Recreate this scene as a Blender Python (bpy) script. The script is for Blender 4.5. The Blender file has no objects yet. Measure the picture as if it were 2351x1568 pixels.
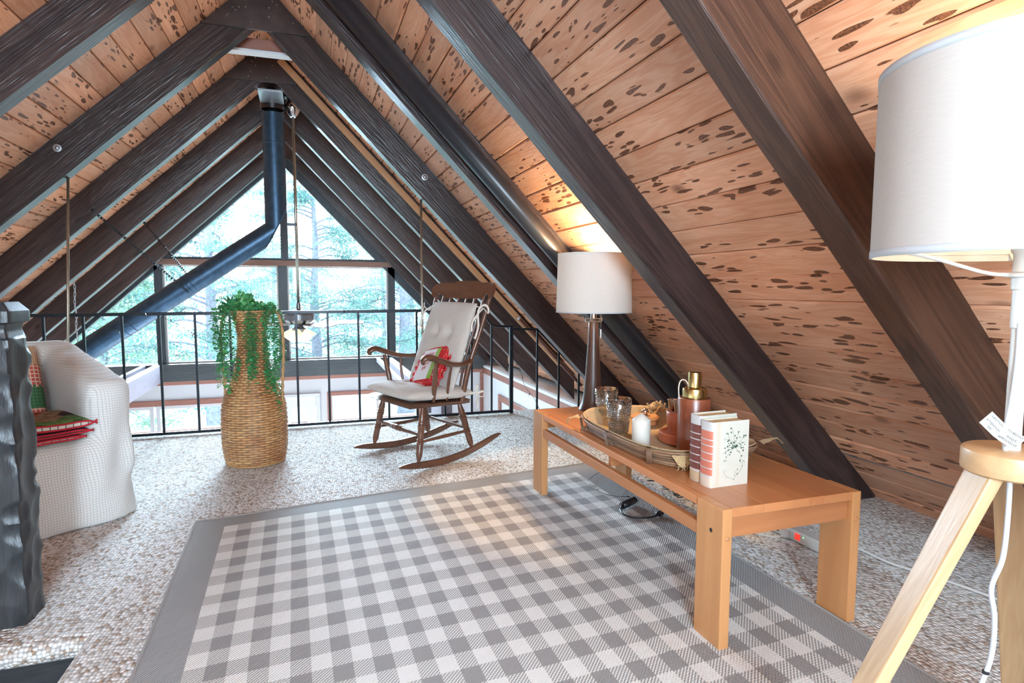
import bpy, bmesh, math, random
from math import sin, cos, pi, radians, sqrt, atan2
from mathutils import Vector, Matrix, noise
random.seed(7)
C = bpy.context.scene.collection
SC = bpy.context.scene

# ---------------------------------------------------------------- camera
PITCH, YAW, ROLL, FPX, EYE = 0.0864, 0.3280, 0.0019, 1386.5, 1.12
fw = Vector((sin(YAW) * cos(PITCH), cos(YAW) * cos(PITCH), -sin(PITCH)))
rt = Vector((cos(YAW), -sin(YAW), 0)); upv = rt.cross(fw)
r2 = cos(ROLL) * rt + sin(ROLL) * upv; u2 = -sin(ROLL) * rt + cos(ROLL) * upv
cd = bpy.data.cameras.new('camera'); cam = bpy.data.objects.new('camera', cd); C.objects.link(cam)
m = Matrix((r2, u2, -fw)).transposed().to_4x4(); m.translation = Vector((0, 0, EYE)); cam.matrix_world = m
cd.sensor_width = 36; cd.lens = 36 * FPX / 2351; cd.clip_start = 0.02; cd.clip_end = 500
SC.camera = cam

# ---------------------------------------------------------------- light and exposure
SC.view_settings.view_transform = 'Standard'; SC.view_settings.look = 'None'
SC.view_settings.gamma = 1; SC.view_settings.use_curve_mapping = False
SC.view_settings.exposure = 0.45
SC.cycles.max_bounces = 10; SC.cycles.transparent_max_bounces = 16
SC.cycles.diffuse_bounces = 5; SC.cycles.glossy_bounces = 4; SC.cycles.transmission_bounces = 8
SC.cycles.sample_clamp_indirect = 6; SC.cycles.caustics_reflective = False; SC.cycles.caustics_refractive = False
SC.cycles.use_denoising = True
w = bpy.data.worlds.new('world'); SC.world = w; w.use_nodes = True
wn = w.node_tree.nodes; wl = w.node_tree.links
bg = wn['Background']; bg.inputs[1].default_value = 11.0
tc = wn.new('ShaderNodeTexCoord'); sx = wn.new('ShaderNodeSeparateXYZ'); cr = wn.new('ShaderNodeValToRGB')
wl.new(tc.outputs['Generated'], sx.inputs[0]); wl.new(sx.outputs['Z'], cr.inputs[0]); wl.new(cr.outputs[0], bg.inputs[0])
cr.color_ramp.elements[0].position = 0.0; cr.color_ramp.elements[0].color = (0.66, 0.86, 1.0, 1)
cr.color_ramp.elements[1].position = 0.6; cr.color_ramp.elements[1].color = (0.50, 0.78, 1.0, 1)

def lamp(name, kind, loc, energy, color, size=0.1, rot=None, **kw):
    d = bpy.data.lights.new(name, kind); d.energy = energy; d.color = color
    if kind == 'POINT': d.shadow_soft_size = size
    for k, v in kw.items(): setattr(d, k, v)
    o = bpy.data.objects.new(name, d); C.objects.link(o); o.location = loc
    if rot: o.rotation_euler = rot
    return o
# low hazy daylight coming straight in through the gable window, towards the viewer
lamp('sun', 'SUN', (0, 20, 10), 48.0, (0.62, 0.82, 1.0), rot=(radians(-73), 0, radians(3)), angle=radians(28))
# window daylight portal
p = lamp('window_portal', 'AREA', (-0.3, 9.6, 0.6), 1, (1, 1, 1), rot=(radians(-90), 0, 0), shape='RECTANGLE', size=6.2, size_y=4.6)
p.data.cycles.is_portal = True
# added fill light behind the camera, standing for assumed rear daylight
lamp('rear_fill_light', 'AREA', (-0.25, -1.75, 1.55), 115, (0.68, 0.84, 1.0), rot=(radians(88), 0, 0), shape='RECTANGLE', size=2.4, size_y=1.5)
# added upward fill, itself unseen, brightening the storey below the loft
lamp('lower_fill_light', 'AREA', (-0.3, 7.3, -2.4), 60, (0.93, 0.97, 1.0), rot=(pi, 0, 0), shape='RECTANGLE', size=4.5, size_y=3.4)

# ---------------------------------------------------------------- helpers
def empty(name, loc=(0, 0, 0), rotz=0, label=None, cat=None, group=None, kind=None):
    o = bpy.data.objects.new(name, None); C.objects.link(o); o.location = loc; o.rotation_euler = (0, 0, rotz)
    o.empty_display_size = 0.05
    tag(o, label, cat, group, kind); return o
def tag(o, label=None, cat=None, group=None, kind=None):
    if label: o['label'] = label
    if cat: o['category'] = cat
    if group: o['group'] = group
    if kind: o['kind'] = kind
    return o
def link(name, me, mat, parent=None, mtx=None, smooth=False):
    """mtx is in the parent's own space"""
    if isinstance(me, bmesh.types.BMesh):
        bm = me; me = bpy.data.meshes.new(name); bm.to_mesh(me); bm.free()
    mats = mat if isinstance(mat, (list, tuple)) else [mat]
    if not me.materials:
        for x in mats: me.materials.append(x)
    if smooth:
        me.polygons.foreach_set('use_smooth', [True] * len(me.polygons))
    o = bpy.data.objects.new(name, me); C.objects.link(o)
    if parent is not None: o.parent = parent
    if mtx is not None: o.matrix_local = mtx
    return o
def auto_smooth(o, ang=40):
    me = o.data
    me.polygons.foreach_set('use_smooth', [True] * len(me.polygons))
    try: me.set_sharp_from_angle(angle=radians(ang))
    except Exception: pass
    return o
def box(bm, x0, x1, y0, y1, z0, z1, bev=0, mtx=None, mi=0, seg=1):
    r = bmesh.ops.create_cube(bm, size=1.0); vs = r['verts']
    for v in vs:
        v.co = Vector(((x0 + x1) / 2 + v.co.x * (x1 - x0), (y0 + y1) / 2 + v.co.y * (y1 - y0), (z0 + z1) / 2 + v.co.z * (z1 - z0)))
    fs = set(f for v in vs for f in v.link_faces)
    if bev:
        es = list(set(e for v in vs for e in v.link_edges))
        rr = bmesh.ops.bevel(bm, geom=es, offset=bev, segments=seg, profile=0.6, affect='EDGES')
        vs = list(set(rr['verts']) | set(v for v in vs if v.is_valid)); fs = set(f for v in vs for f in v.link_faces)
    for f in fs: f.material_index = mi
    if mtx is not None:
        for v in vs: v.co = mtx @ v.co
    return vs
def ring_frames(pts):
    pts = [Vector(p) for p in pts]; n = len(pts); out = []
    t0 = (pts[1] - pts[0]).normalized(); a = Vector((0, 0, 1)) if abs(t0.z) < 0.9 else Vector((1, 0, 0))
    nrm = (a - a.dot(t0) * t0).normalized()
    for i in range(n):
        t = (pts[min(i + 1, n - 1)] - pts[max(i - 1, 0)]).normalized()
        nrm = (nrm - nrm.dot(t) * t).normalized(); out.append((pts[i], nrm, t.cross(nrm)))
    return out
def tube(bm, pts, r, seg=8, closed=False, caps=True, sq=None, mi=0):
    """r float or list; sq=(a,b) scales the section"""
    n = len(pts); rs = r if isinstance(r, (list, tuple)) else [r] * n
    fr = ring_frames(pts); rings = []
    for i, (p, u, v) in enumerate(fr):
        a, b = sq if sq else (1, 1)
        rings.append([bm.verts.new(p + u * cos(2 * pi * k / seg) * rs[i] * a + v * sin(2 * pi * k / seg) * rs[i] * b) for k in range(seg)])
    m_ = n if closed else n - 1
    for i in range(m_):
        A, B = rings[i], rings[(i + 1) % n]
        for k in range(seg):
            f = bm.faces.new((A[k], A[(k + 1) % seg], B[(k + 1) % seg], B[k])); f.material_index = mi
    if caps and not closed:
        f = bm.faces.new(rings[0][::-1]); f.material_index = mi; f = bm.faces.new(rings[-1]); f.material_index = mi
    return rings
def lathe(bm, prof, seg=32, mtx=None, mi=0, close=True):
    rings = []
    for (r, z) in prof:
        ring = [Vector((r * cos(2 * pi * k / seg), r * sin(2 * pi * k / seg), z)) for k in range(seg)]
        if mtx is not None: ring = [mtx @ c for c in ring]
        rings.append([bm.verts.new(c) for c in ring])
    for A, B in zip(rings, rings[1:]):
        for k in range(seg):
            f = bm.faces.new((A[k], A[(k + 1) % seg], B[(k + 1) % seg], B[k])); f.material_index = mi
    if close:
        if prof[0][0] > 1e-5: bm.faces.new(rings[0][::-1]).material_index = mi
        if prof[-1][0] > 1e-5: bm.faces.new(rings[-1]).material_index = mi
    return rings
def prism(bm, poly, z0, z1, mtx=None, mi=0, bev=0):
    """poly of (x,y); extruded in z"""
    lo = [bm.verts.new((x, y, z0)) for x, y in poly]; hi = [bm.verts.new((x, y, z1)) for x, y in poly]
    n = len(poly); fs = [bm.faces.new(lo[::-1]), bm.faces.new(hi)]
    for i in range(n): fs.append(bm.faces.new((lo[i], lo[(i + 1) % n], hi[(i + 1) % n], hi[i])))
    vs = lo + hi
    for f in fs: f.material_index = mi
    if bev:
        es = list(set(e for f in fs[:2] for e in f.edges))
        rr = bmesh.ops.bevel(bm, geom=es, offset=bev, segments=2, profile=0.6, affect='EDGES')
        vs = list(set(rr['verts']) | set(v for v in vs if v.is_valid))
    if mtx is not None:
        for v in vs: v.co = mtx @ v.co
    return vs
def spline(pts, n=8, closed=False):
    """Catmull-Rom"""
    P = [Vector(p) for p in pts]; out = []; N = len(P)
    rng = range(N if closed else N - 1)
    for i in rng:
        if closed: a, b, c, d = P[i - 1], P[i], P[(i + 1) % N], P[(i + 2) % N]
        else: a, b, c, d = P[max(i - 1, 0)], P[i], P[i + 1], P[min(i + 2, N - 1)]
        for k in range(n):
            t = k / n
            out.append(0.5 * ((2 * b) + (c - a) * t + (2 * a - 5 * b + 4 * c - d) * t * t + (-a + 3 * b - 3 * c + d) * t ** 3))
    if not closed: out.append(P[-1])
    return out
def T(x, y, z): return Matrix.Translation((x, y, z))
def Rz(a): return Matrix.Rotation(a, 4, 'Z')
def Rx(a): return Matrix.Rotation(a, 4, 'X')
def Ry(a): return Matrix.Rotation(a, 4, 'Y')
def frame(o, x, y, z=None):
    x = Vector(x).normalized(); y = Vector(y); y = (y - y.dot(x) * x).normalized(); z = x.cross(y)
    M = Matrix((x, y, z)).transposed().to_4x4(); M.translation = Vector(o); return M
def copy_tree(o, parent=None):
    c = o.copy(); C.objects.link(c)
    if parent is not None: c.parent = parent
    for ch in list(o.children):
        k = copy_tree(ch, c); k.matrix_local = ch.matrix_local
    return c

# ---------------------------------------------------------------- materials
def mat(name):
    mt = bpy.data.materials.new(name); mt.use_nodes = True
    return mt, mt.node_tree.nodes, mt.node_tree.links, mt.node_tree.nodes['Principled BSDF']
def N(ns, t, **kw):
    n = ns.new('ShaderNode' + t)
    for k, v in kw.items():
        if k.startswith('i_'):
            n.inputs[k[2:].replace('_', ' ')].default_value = v
        else: setattr(n, k, v)
    return n
def ramp(ns, stops, interp='LINEAR'):
    n = ns.new('ShaderNodeValToRGB'); cr = n.color_ramp; cr.interpolation = interp
    while len(cr.elements) < len(stops): cr.elements.new(0.5)
    for e, (p, c) in zip(cr.elements, stops):
        e.position = p; e.color = (c, c, c, 1) if isinstance(c, (int, float)) else (*c, 1)
    return n
def mixc(ns, ls, fac, a, b, mode='MIX'):
    n = ns.new('ShaderNodeMix'); n.data_type = 'RGBA'; n.blend_type = mode
    for s, v in ((n.inputs[0], fac), (n.inputs[6], a), (n.inputs[7], b)):
        if hasattr(v, 'links') or hasattr(v, 'is_linked'): ls.new(v, s)
        elif isinstance(v, (int, float)): s.default_value = v
        else: s.default_value = (*v, 1)
    return n.outputs[2]
def plain(name, col, rough=0.5, metal=0, bump=0, bscale=60, var=0.0, coat=0, spec=0.5):
    mt, ns, ls, b = mat(name)
    b.inputs['Roughness'].default_value = rough; b.inputs['Metallic'].default_value = metal
    b.inputs['Specular IOR Level'].default_value = spec; b.inputs['Coat Weight'].default_value = coat
    tc = N(ns, 'TexCoord'); no = N(ns, 'TexNoise', i_Scale=bscale, i_Detail=3.0); ls.new(tc.outputs['Object'], no.inputs['Vector'])
    rp = ramp(ns, [(0.3, tuple(c * (1 - var) for c in col)), (0.7, tuple(min(1, c * (1 + var)) for c in col))])
    ls.new(no.outputs['Fac'], rp.inputs[0]); ls.new(rp.outputs[0], b.inputs['Base Color'])
    if bump:
        bp = N(ns, 'Bump', i_Strength=bump, i_Distance=0.002); ls.new(no.outputs['Fac'], bp.inputs['Height']); ls.new(bp.outputs[0], b.inputs['Normal'])
    return mt
def wood(name, light, dark, scale=3.0, rough=0.45, stretch=12.0, bump=0.25, pits=0.0, knots=0.4, vary=0.25, coat=0.0, axis=0, fine=1.0, grain=1.0):
    """grain runs along the object's own axis"""
    mt, ns, ls, b = mat(name)
    tc = N(ns, 'TexCoord'); oi = N(ns, 'ObjectInfo')
    ml = N(ns, 'Math', operation='MULTIPLY'); ls.new(oi.outputs['Random'], ml.inputs[0]); ml.inputs[1].default_value = 37.0
    cb = N(ns, 'CombineXYZ'); 
    for i in range(3): ls.new(ml.outputs[0], cb.inputs[i])
    ad = N(ns, 'VectorMath', operation='ADD'); ls.new(tc.outputs['Object'], ad.inputs[0]); ls.new(cb.outputs[0], ad.inputs[1])
    sc = [1.0, 1.0, 1.0]; sc[axis] = 1.0 / stretch
    mp = N(ns, 'Mapping'); ls.new(ad.outputs[0], mp.inputs[0]); mp.inputs['Scale'].default_value = sc
    # long figure
    n1 = N(ns, 'TexNoise', i_Scale=scale * 4, i_Detail=4.0, i_Roughness=0.55, i_Distortion=0.6); ls.new(mp.outputs[0], n1.inputs['Vector'])
    # growth rings warped by noise
    wv = N(ns, 'Math', operation='MULTIPLY'); ls.new(n1.outputs['Fac'], wv.inputs[0]); wv.inputs[1].default_value = 60.0 * fine
    sn = N(ns, 'Math', operation='SINE'); ls.new(wv.outputs[0], sn.inputs[0])
    s2 = N(ns, 'MapRange'); ls.new(sn.outputs[0], s2.inputs[0]); s2.inputs[1].default_value = -1; s2.inputs[2].default_value = 1
    n2 = N(ns, 'TexNoise', i_Scale=scale * 60 * fine, i_Detail=2.0); ls.new(mp.outputs[0], n2.inputs['Vector'])
    rp = ramp(ns, [(0.25, dark), (0.75, light)]); ls.new(n1.outputs['Fac'], rp.inputs[0])
    c = mixc(ns, ls, min(.6, 0.28 * grain), rp.outputs[0], mixc(ns, ls, s2.outputs[0], dark, light))
    c = mixc(ns, ls, mulv(ns, ls, n2.outputs['Fac'], 0.35 * grain), c, dark)
    # per piece tint
    tint = ramp(ns, [(0.0, tuple([1 - vary] * 3)), (1.0, (1 + vary * 0.4, 1 + vary * 0.25, 1 + vary * 0.1))]); ls.new(oi.outputs['Random'], tint.inputs[0])
    c = mixc(ns, ls, 1.0, c, tint.outputs[0], 'MULTIPLY')
    h = n2.outputs['Fac']
    if knots:
        mk = N(ns, 'Mapping'); ls.new(ad.outputs[0], mk.inputs[0]); sk = [1.0] * 3; sk[axis] = 0.55; mk.inputs['Scale'].default_value = sk
        vk = N(ns, 'TexVoronoi', i_Scale=3.2); ls.new(mk.outputs[0], vk.inputs['Vector'])
        rk = ramp(ns, [(0.03, 1.0), (0.10, 0.0)]); ls.new(vk.outputs['Distance'], rk.inputs[0])
        c = mixc(ns, ls, mulv(ns, ls, rk.outputs[0], knots), c, tuple(x * 0.35 for x in dark))
    if pits:
        # long eaten pockets that follow the grain, gathered in patches
        mq = N(ns, 'Mapping'); ls.new(ad.outputs[0], mq.inputs[0]); sq = [1.0] * 3; sq[axis] = 0.21; mq.inputs['Scale'].default_value = sq
        dn = N(ns, 'TexNoise', i_Scale=14.0, i_Detail=2.0); ls.new(mq.outputs[0], dn.inputs['Vector'])
        dv = N(ns, 'VectorMath', operation='SCALE'); ls.new(dn.outputs['Color'], dv.inputs[0]); dv.inputs['Scale'].default_value = 0.055
        da = N(ns, 'VectorMath', operation='ADD'); ls.new(mq.outputs[0], da.inputs[0]); ls.new(dv.outputs[0], da.inputs[1])
        vp = N(ns, 'TexVoronoi', i_Scale=48.0, i_Randomness=1.0); ls.new(da.outputs[0], vp.inputs['Vector'])
        gate = N(ns, 'TexNoise', i_Scale=6.5, i_Detail=3.0); ls.new(mq.outputs[0], gate.inputs['Vector'])
        gr = ramp(ns, [(0.42, 0.0), (0.53, 1.0)]); ls.new(gate.outputs['Fac'], gr.inputs[0])
        # cell random size
        sz = N(ns, 'SeparateColor'); ls.new(vp.outputs['Color'], sz.inputs[0])
        th = N(ns, 'Math', operation='MULTIPLY'); ls.new(sz.outputs[0], th.inputs[0]); ls.new(gr.outputs[0], th.inputs[1])
        t2 = N(ns, 'Math', operation='MULTIPLY_ADD'); ls.new(th.outputs[0], t2.inputs[0]); t2.inputs[1].default_value = 0.74 * pits; t2.inputs[2].default_value = -0.13
        sb = N(ns, 'Math', operation='SUBTRACT'); ls.new(t2.outputs[0], sb.inputs[0]); ls.new(vp.outputs['Distance'], sb.inputs[1])
        rq = ramp(ns, [(0.0, 0.0), (0.045, 1.0)]); ls.new(sb.outputs[0], rq.inputs[0])
        ng = N(ns, 'TexNoise', i_Scale=160.0, i_Detail=3.0); ls.new(tc.outputs['Object'], ng.inputs['Vector'])
        pc = ramp(ns, [(0.35, (0.022, 0.007, 0.004)), (0.7, (0.26, 0.09, 0.035))]); ls.new(ng.outputs['Fac'], pc.inputs[0])
        c = mixc(ns, ls, mulv(ns, ls, rq.outputs[0], 0.93), c, pc.outputs[0])
        inv = N(ns, 'Math', operation='MULTIPLY_ADD'); ls.new(rq.outputs[0], inv.inputs[0]); inv.inputs[1].default_value = -4.0; ls.new(h, inv.inputs[2]); h = inv.outputs[0]
    ls.new(c, b.inputs['Base Color']); b.inputs['Roughness'].default_value = rough; b.inputs['Coat Weight'].default_value = coat
    b.inputs['Coat Roughness'].default_value = 0.2
    bp = N(ns, 'Bump', i_Strength=bump, i_Distance=0.004); ls.new(h, bp.inputs['Height']); ls.new(bp.outputs[0], b.inputs['Normal'])
    return mt
def mulv(ns, ls, s, k):
    n = ns.new('ShaderNodeMath'); n.operation = 'MULTIPLY'; ls.new(s, n.inputs[0]); n.inputs[1].default_value = k; return n.outputs[0]
def fabric(name, col, col2, sx=250, rough=0.9, bump=0.5, mode='weave', sheen=0.2):
    mt, ns, ls, b = mat(name); tc = N(ns, 'TexCoord')
    if mode == 'weave':
        t = N(ns, 'TexVoronoi', i_Scale=sx, i_Randomness=0.35, voronoi_dimensions='2D'); ls.new(tc.outputs['Object'], t.inputs['Vector']); h = t.outputs['Distance']
        rp = ramp(ns, [(0.15, col), (0.75, col2)])
    else:
        t = N(ns, 'TexNoise', i_Scale=sx, i_Detail=3.0); ls.new(tc.outputs['Object'], t.inputs['Vector']); h = t.outputs['Fac']
        rp = ramp(ns, [(0.3, col2), (0.7, col)])
    ls.new(h, rp.inputs[0]); ls.new(rp.outputs[0], b.inputs['Base Color']); b.inputs['Roughness'].default_value = rough
    b.inputs['Sheen Weight'].default_value = sheen; b.inputs['Specular IOR Level'].default_value = 0.2
    bp = N(ns, 'Bump', i_Strength=bump, i_Distance=0.003); ls.new(h, bp.inputs['Height']); ls.new(bp.outputs[0], b.inputs['Normal'])
    if mode == 'weave': bp.invert = True
    return mt

M_plank = wood('pitted_pine', (0.93, 0.60, 0.41), (0.66, 0.29, 0.155), scale=2.2, rough=0.34, stretch=9, bump=0.4, pits=1.0, knots=0.85, vary=0.25, grain=1.35)
M_raft = wood('dark_stained_beam', (0.088, 0.056, 0.052), (0.012, 0.008, 0.010), scale=2.5, rough=0.31, stretch=20, bump=0.6, knots=0.9, vary=0.25, fine=0.8, grain=1.6)
M_raftnear = wood('brown_stained_beam', (0.12, 0.055, 0.032), (0.020, 0.009, 0.007), scale=2.5, rough=0.40, stretch=18, bump=0.5, knots=0.85, vary=0.1, grain=1.4)
M_gusset = plain('dark_plywood', (0.035, 0.020, 0.018), 0.5, var=0.5, bscale=9, bump=0.3)
M_pine = wood('pale_board', (0.72, 0.46, 0.26), (0.60, 0.34, 0.17), scale=2.0, rough=0.5, stretch=10, bump=0.15, knots=0.2)
M_red = wood('reddish_trim', (0.42, 0.19, 0.14), (0.28, 0.11, 0.08), scale=2.0, rough=0.5, stretch=10, bump=0.1, knots=0.3)
M_table = wood('honey_beech', (0.64, 0.285, 0.115), (0.47, 0.175, 0.065), scale=1.6, rough=0.33, stretch=12, bump=0.08, knots=0.0, vary=0.18, axis=1, coat=0.15, fine=0.5)
M_tablez = wood('honey_beech_upright', (0.64, 0.33, 0.135), (0.46, 0.20, 0.075), scale=1.6, rough=0.36, stretch=12, bump=0.08, knots=0.15, vary=0.18, axis=2, coat=0.1, fine=0.5)
M_tablex = wood('honey_beech_cross', (0.62, 0.265, 0.105), (0.45, 0.165, 0.06), scale=1.6, rough=0.33, stretch=12, bump=0.08, knots=0.0, vary=0.18, axis=0, coat=0.15, fine=0.5)
M_rock = wood('worn_walnut', (0.20, 0.085, 0.045), (0.075, 0.030, 0.018), scale=3, rough=0.3, stretch=8, bump=0.08, knots=0.0, vary=0.1, coat=0.3, axis=0)
M_ash = wood('pale_ash', (0.62, 0.43, 0.24), (0.42, 0.25, 0.12), scale=2.2, rough=0.4, stretch=9, bump=0.1, knots=0.15, vary=0.05, axis=2, fine=1.0)
M_ashx = wood('pale_ash_disc', (0.62, 0.41, 0.21), (0.44, 0.26, 0.13), scale=2.2, rough=0.4, stretch=9, bump=0.1, knots=0.15, vary=0.05, axis=0, fine=0.8)
M_redwood = wood('red_mango_wood', (0.44, 0.13, 0.06), (0.11, 0.025, 0.012), scale=5, rough=0.3, stretch=3, bump=0.1, knots=0.5, vary=0.1, axis=2, coat=0.2, fine=0.3, grain=1.5)
M_coaster = wood('oak_coaster', (0.70, 0.36, 0.16), (0.50, 0.22, 0.09), scale=3, rough=0.4, stretch=6, bump=0.05, knots=0, vary=0.1, axis=0, fine=0.5)
M_iron = plain('black_iron', (0.018, 0.022, 0.028), 0.32, metal=0.6, bump=0.1, bscale=90)
M_pipe = plain('blued_black_steel', (0.055, 0.10, 0.16), 0.40, metal=0.75, bump=0.03, bscale=20, var=0.2)
M_pipetop = plain('stove_collar_steel', (0.07, 0.06, 0.06), 0.3, metal=0.9)
M_blackpipe = plain('matt_black_duct', (0.018, 0.022, 0.028), 0.33, metal=0.2, bump=0.02, spec=0.6)
M_brass = plain('aged_brass', (0.55, 0.42, 0.18), 0.25, metal=1.0, var=0.1)
M_rod = plain('brass_rod', (0.45, 0.42, 0.34), 0.3, metal=0.9)
M_chrome = plain('chrome', (0.75, 0.76, 0.78), 0.12, metal=1.0)
M_galv = plain('galvanised_steel', (0.45, 0.47, 0.5), 0.4, metal=0.8)
M_white = plain('white_paint', (0.66, 0.67, 0.70), 0.6, var=0.02, bscale=5)
M_whiteplastic = plain('white_plastic', (0.60, 0.59, 0.56), 0.4)
M_blackplastic = plain('black_plastic', (0.012, 0.013, 0.018), 0.35)
M_wax = plain('cream_wax', (0.66, 0.63, 0.56), 0.45); M_wax.node_tree.nodes['Principled BSDF'].inputs['Subsurface Weight'].default_value = 0.0
M_cush = fabric('oatmeal_knit', (0.74, 0.69, 0.63), (0.36, 0.31, 0.27), 210, bump=0.6)
M_carpet_edge = None
def glass_mat(name, tint=(1, 1, 1), refl=0.08, alpha_t=0.95, rough=0.02):
    mt, ns, ls, b = mat(name); out = [n for n in ns if n.type == 'OUTPUT_MATERIAL'][0]
    tr = N(ns, 'BsdfTransparent'); tr.inputs[0].default_value = (*[c * alpha_t for c in tint], 1)
    gl = N(ns, 'BsdfGlossy'); gl.inputs['Roughness'].default_value = rough
    lw = N(ns, 'LayerWeight', i_Blend=0.25); mx = N(ns, 'MixShader')
    mr = N(ns, 'MapRange'); ls.new(lw.outputs['Facing'], mr.inputs[0]); mr.inputs[3].default_value = refl * 0.5; mr.inputs[4].default_value = min(1, refl * 5)
    ls.new(mr.outputs[0], mx.inputs[0]); ls.new(tr.outputs[0], mx.inputs[1]); ls.new(gl.outputs[0], mx.inputs[2]); ls.new(mx.outputs[0], out.inputs[0])
    return mt
M_pane = glass_mat('window_glass', (0.97, 1.0, 1.0), 0.03)
M_smoke = glass_mat('smoked_glass', (0.90, 0.92, 0.92), 0.22, 0.95, 0.08)
M_hob = glass_mat('hobnail_glass', (0.55, 0.57, 0.58), 0.55, 0.9, 0.12)
M_acryl = glass_mat('clear_acrylic', (0.95, 0.97, 1.0), 0.25, 0.97)
def shade_mat(name, col, fac):
    mt, ns, ls, b = mat(name); out = [n for n in ns if n.type == 'OUTPUT_MATERIAL'][0]
    tc = N(ns, 'TexCoord'); mp = N(ns, 'Mapping'); ls.new(tc.outputs['Object'], mp.inputs[0]); mp.inputs['Scale'].default_value = (1, 1, 14)
    no = N(ns, 'TexNoise', i_Scale=60.0, i_Detail=2.0); ls.new(mp.outputs[0], no.inputs['Vector'])
    rp = ramp(ns, [(0.3, tuple(c * 0.93 for c in col)), (0.7, col)]); ls.new(no.outputs['Fac'], rp.inputs[0])
    d = N(ns, 'BsdfDiffuse'); t = N(ns, 'BsdfTranslucent'); ls.new(rp.outputs[0], d.inputs[0]); ls.new(rp.outputs[0], t.inputs[0])
    mx = N(ns, 'MixShader'); mx.inputs[0].default_value = fac; ls.new(d.outputs[0], mx.inputs[1]); ls.new(t.outputs[0], mx.inputs[2]); ls.new(mx.outputs[0], out.inputs[0])
    bp = N(ns, 'Bump', i_Strength=0.15, i_Distance=0.001); ls.new(no.outputs['Fac'], bp.inputs['Height']); ls.new(bp.outputs[0], d.inputs['Normal'])
    return mt
M_shade = shade_mat('linen_shade', (0.66, 0.62, 0.57), 0.085)
M_shade2 = shade_mat('linen_shade_large', (0.55, 0.51, 0.47), 0.10)
M_shadeband = shade_mat('linen_shade_band', (0.50, 0.52, 0.54), 0.02)
# ================================================================ the A-frame shell
XR, ZI, ZO = -0.2542, 2.9801, 3.2628
TR, TL = 1.0337, 0.9407
YR = [0.14, 1.2613, 2.3814, 3.4972, 4.701, 5.8174, 6.9309, 8.0561, 9.1137]   # near faces of the rafters
WR = 0.1162
YG = 9.36                      # gable wall
Y0 = -1.9                      # rear end of the loft
def slope_frame(s):
    t = TR if s > 0 else TL
    d = Vector((s, 0, -t)).normalized()       # down the slope
    n = Vector((-s * t, 0, -1)).normalized()  # into the room (down and inward)
    return d, n, t
ceil = empty('ceiling', (0, 0, 0), kind='structure', label='pitched A-frame ceiling of pitted pine planks on dark rafters')
# planks: run along the ridge
L = YG + 0.3 - Y0
bm = bmesh.new(); box(bm, 0, L, -0.0685, 0.0685, 0, 0.019, bev=0.0062)
plank_me = bpy.data.meshes.new('plank'); bm.to_mesh(plank_me); bm.free()
for s in (1, -1):
    d, n, t = slope_frame(s)
    top = Vector((XR, 0, ZO)); off = 0.097 if s > 0 else 0.055
    for k in range(0, 33):
        u = off + 0.1405 * k - 0.07
        if u < 0.03: u = 0.02
        if s > 0 and u > 4.62 or s < 0 and u > 4.62: continue
        c = top + d * u + Vector((0, Y0, 0)) + n * random.uniform(-0.0015, 0.0015)
        # local x along +Y, y down the slope, z away from the room
        M = frame(c, (0, 1, 0), d if s < 0 else -d)
        if M.to_3x3().col[2].dot(n) > 0: M = frame(c, (0, 1, 0), -(d if s < 0 else -d))
        link('plank', plank_me, M_plank, ceil, M)
# outer roof deck above the planks keeps the daylight out
M_deck = plain('roof_deck', (0.10, 0.05, 0.03), 0.9)
bm = bmesh.new()
for s in (1, -1):
    d, n, t = slope_frame(s); top = Vector((XR, 0, ZO))
    a = top - n * 0.022; b_ = top - n * 0.022 + d * 4.75; a2, b2 = a - n * 0.05, b_ - n * 0.05
    a2.x = XR; 
    vs = [bm.verts.new(Vector((q.x, y, q.z))) for y in (Y0 - 0.1, YG + 0.35) for q in (a, b_, b2, a2)]
    for f in ((0, 1, 2, 3), (7, 6, 5, 4), (0, 4, 5, 1), (1, 5, 6, 2), (2, 6, 7, 3), (3, 7, 4, 0)): bm.faces.new([vs[i] for i in f])
bmesh.ops.recalc_face_normals(bm, faces=bm.faces)
link('roof_deck', bm, M_deck, ceil)
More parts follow.
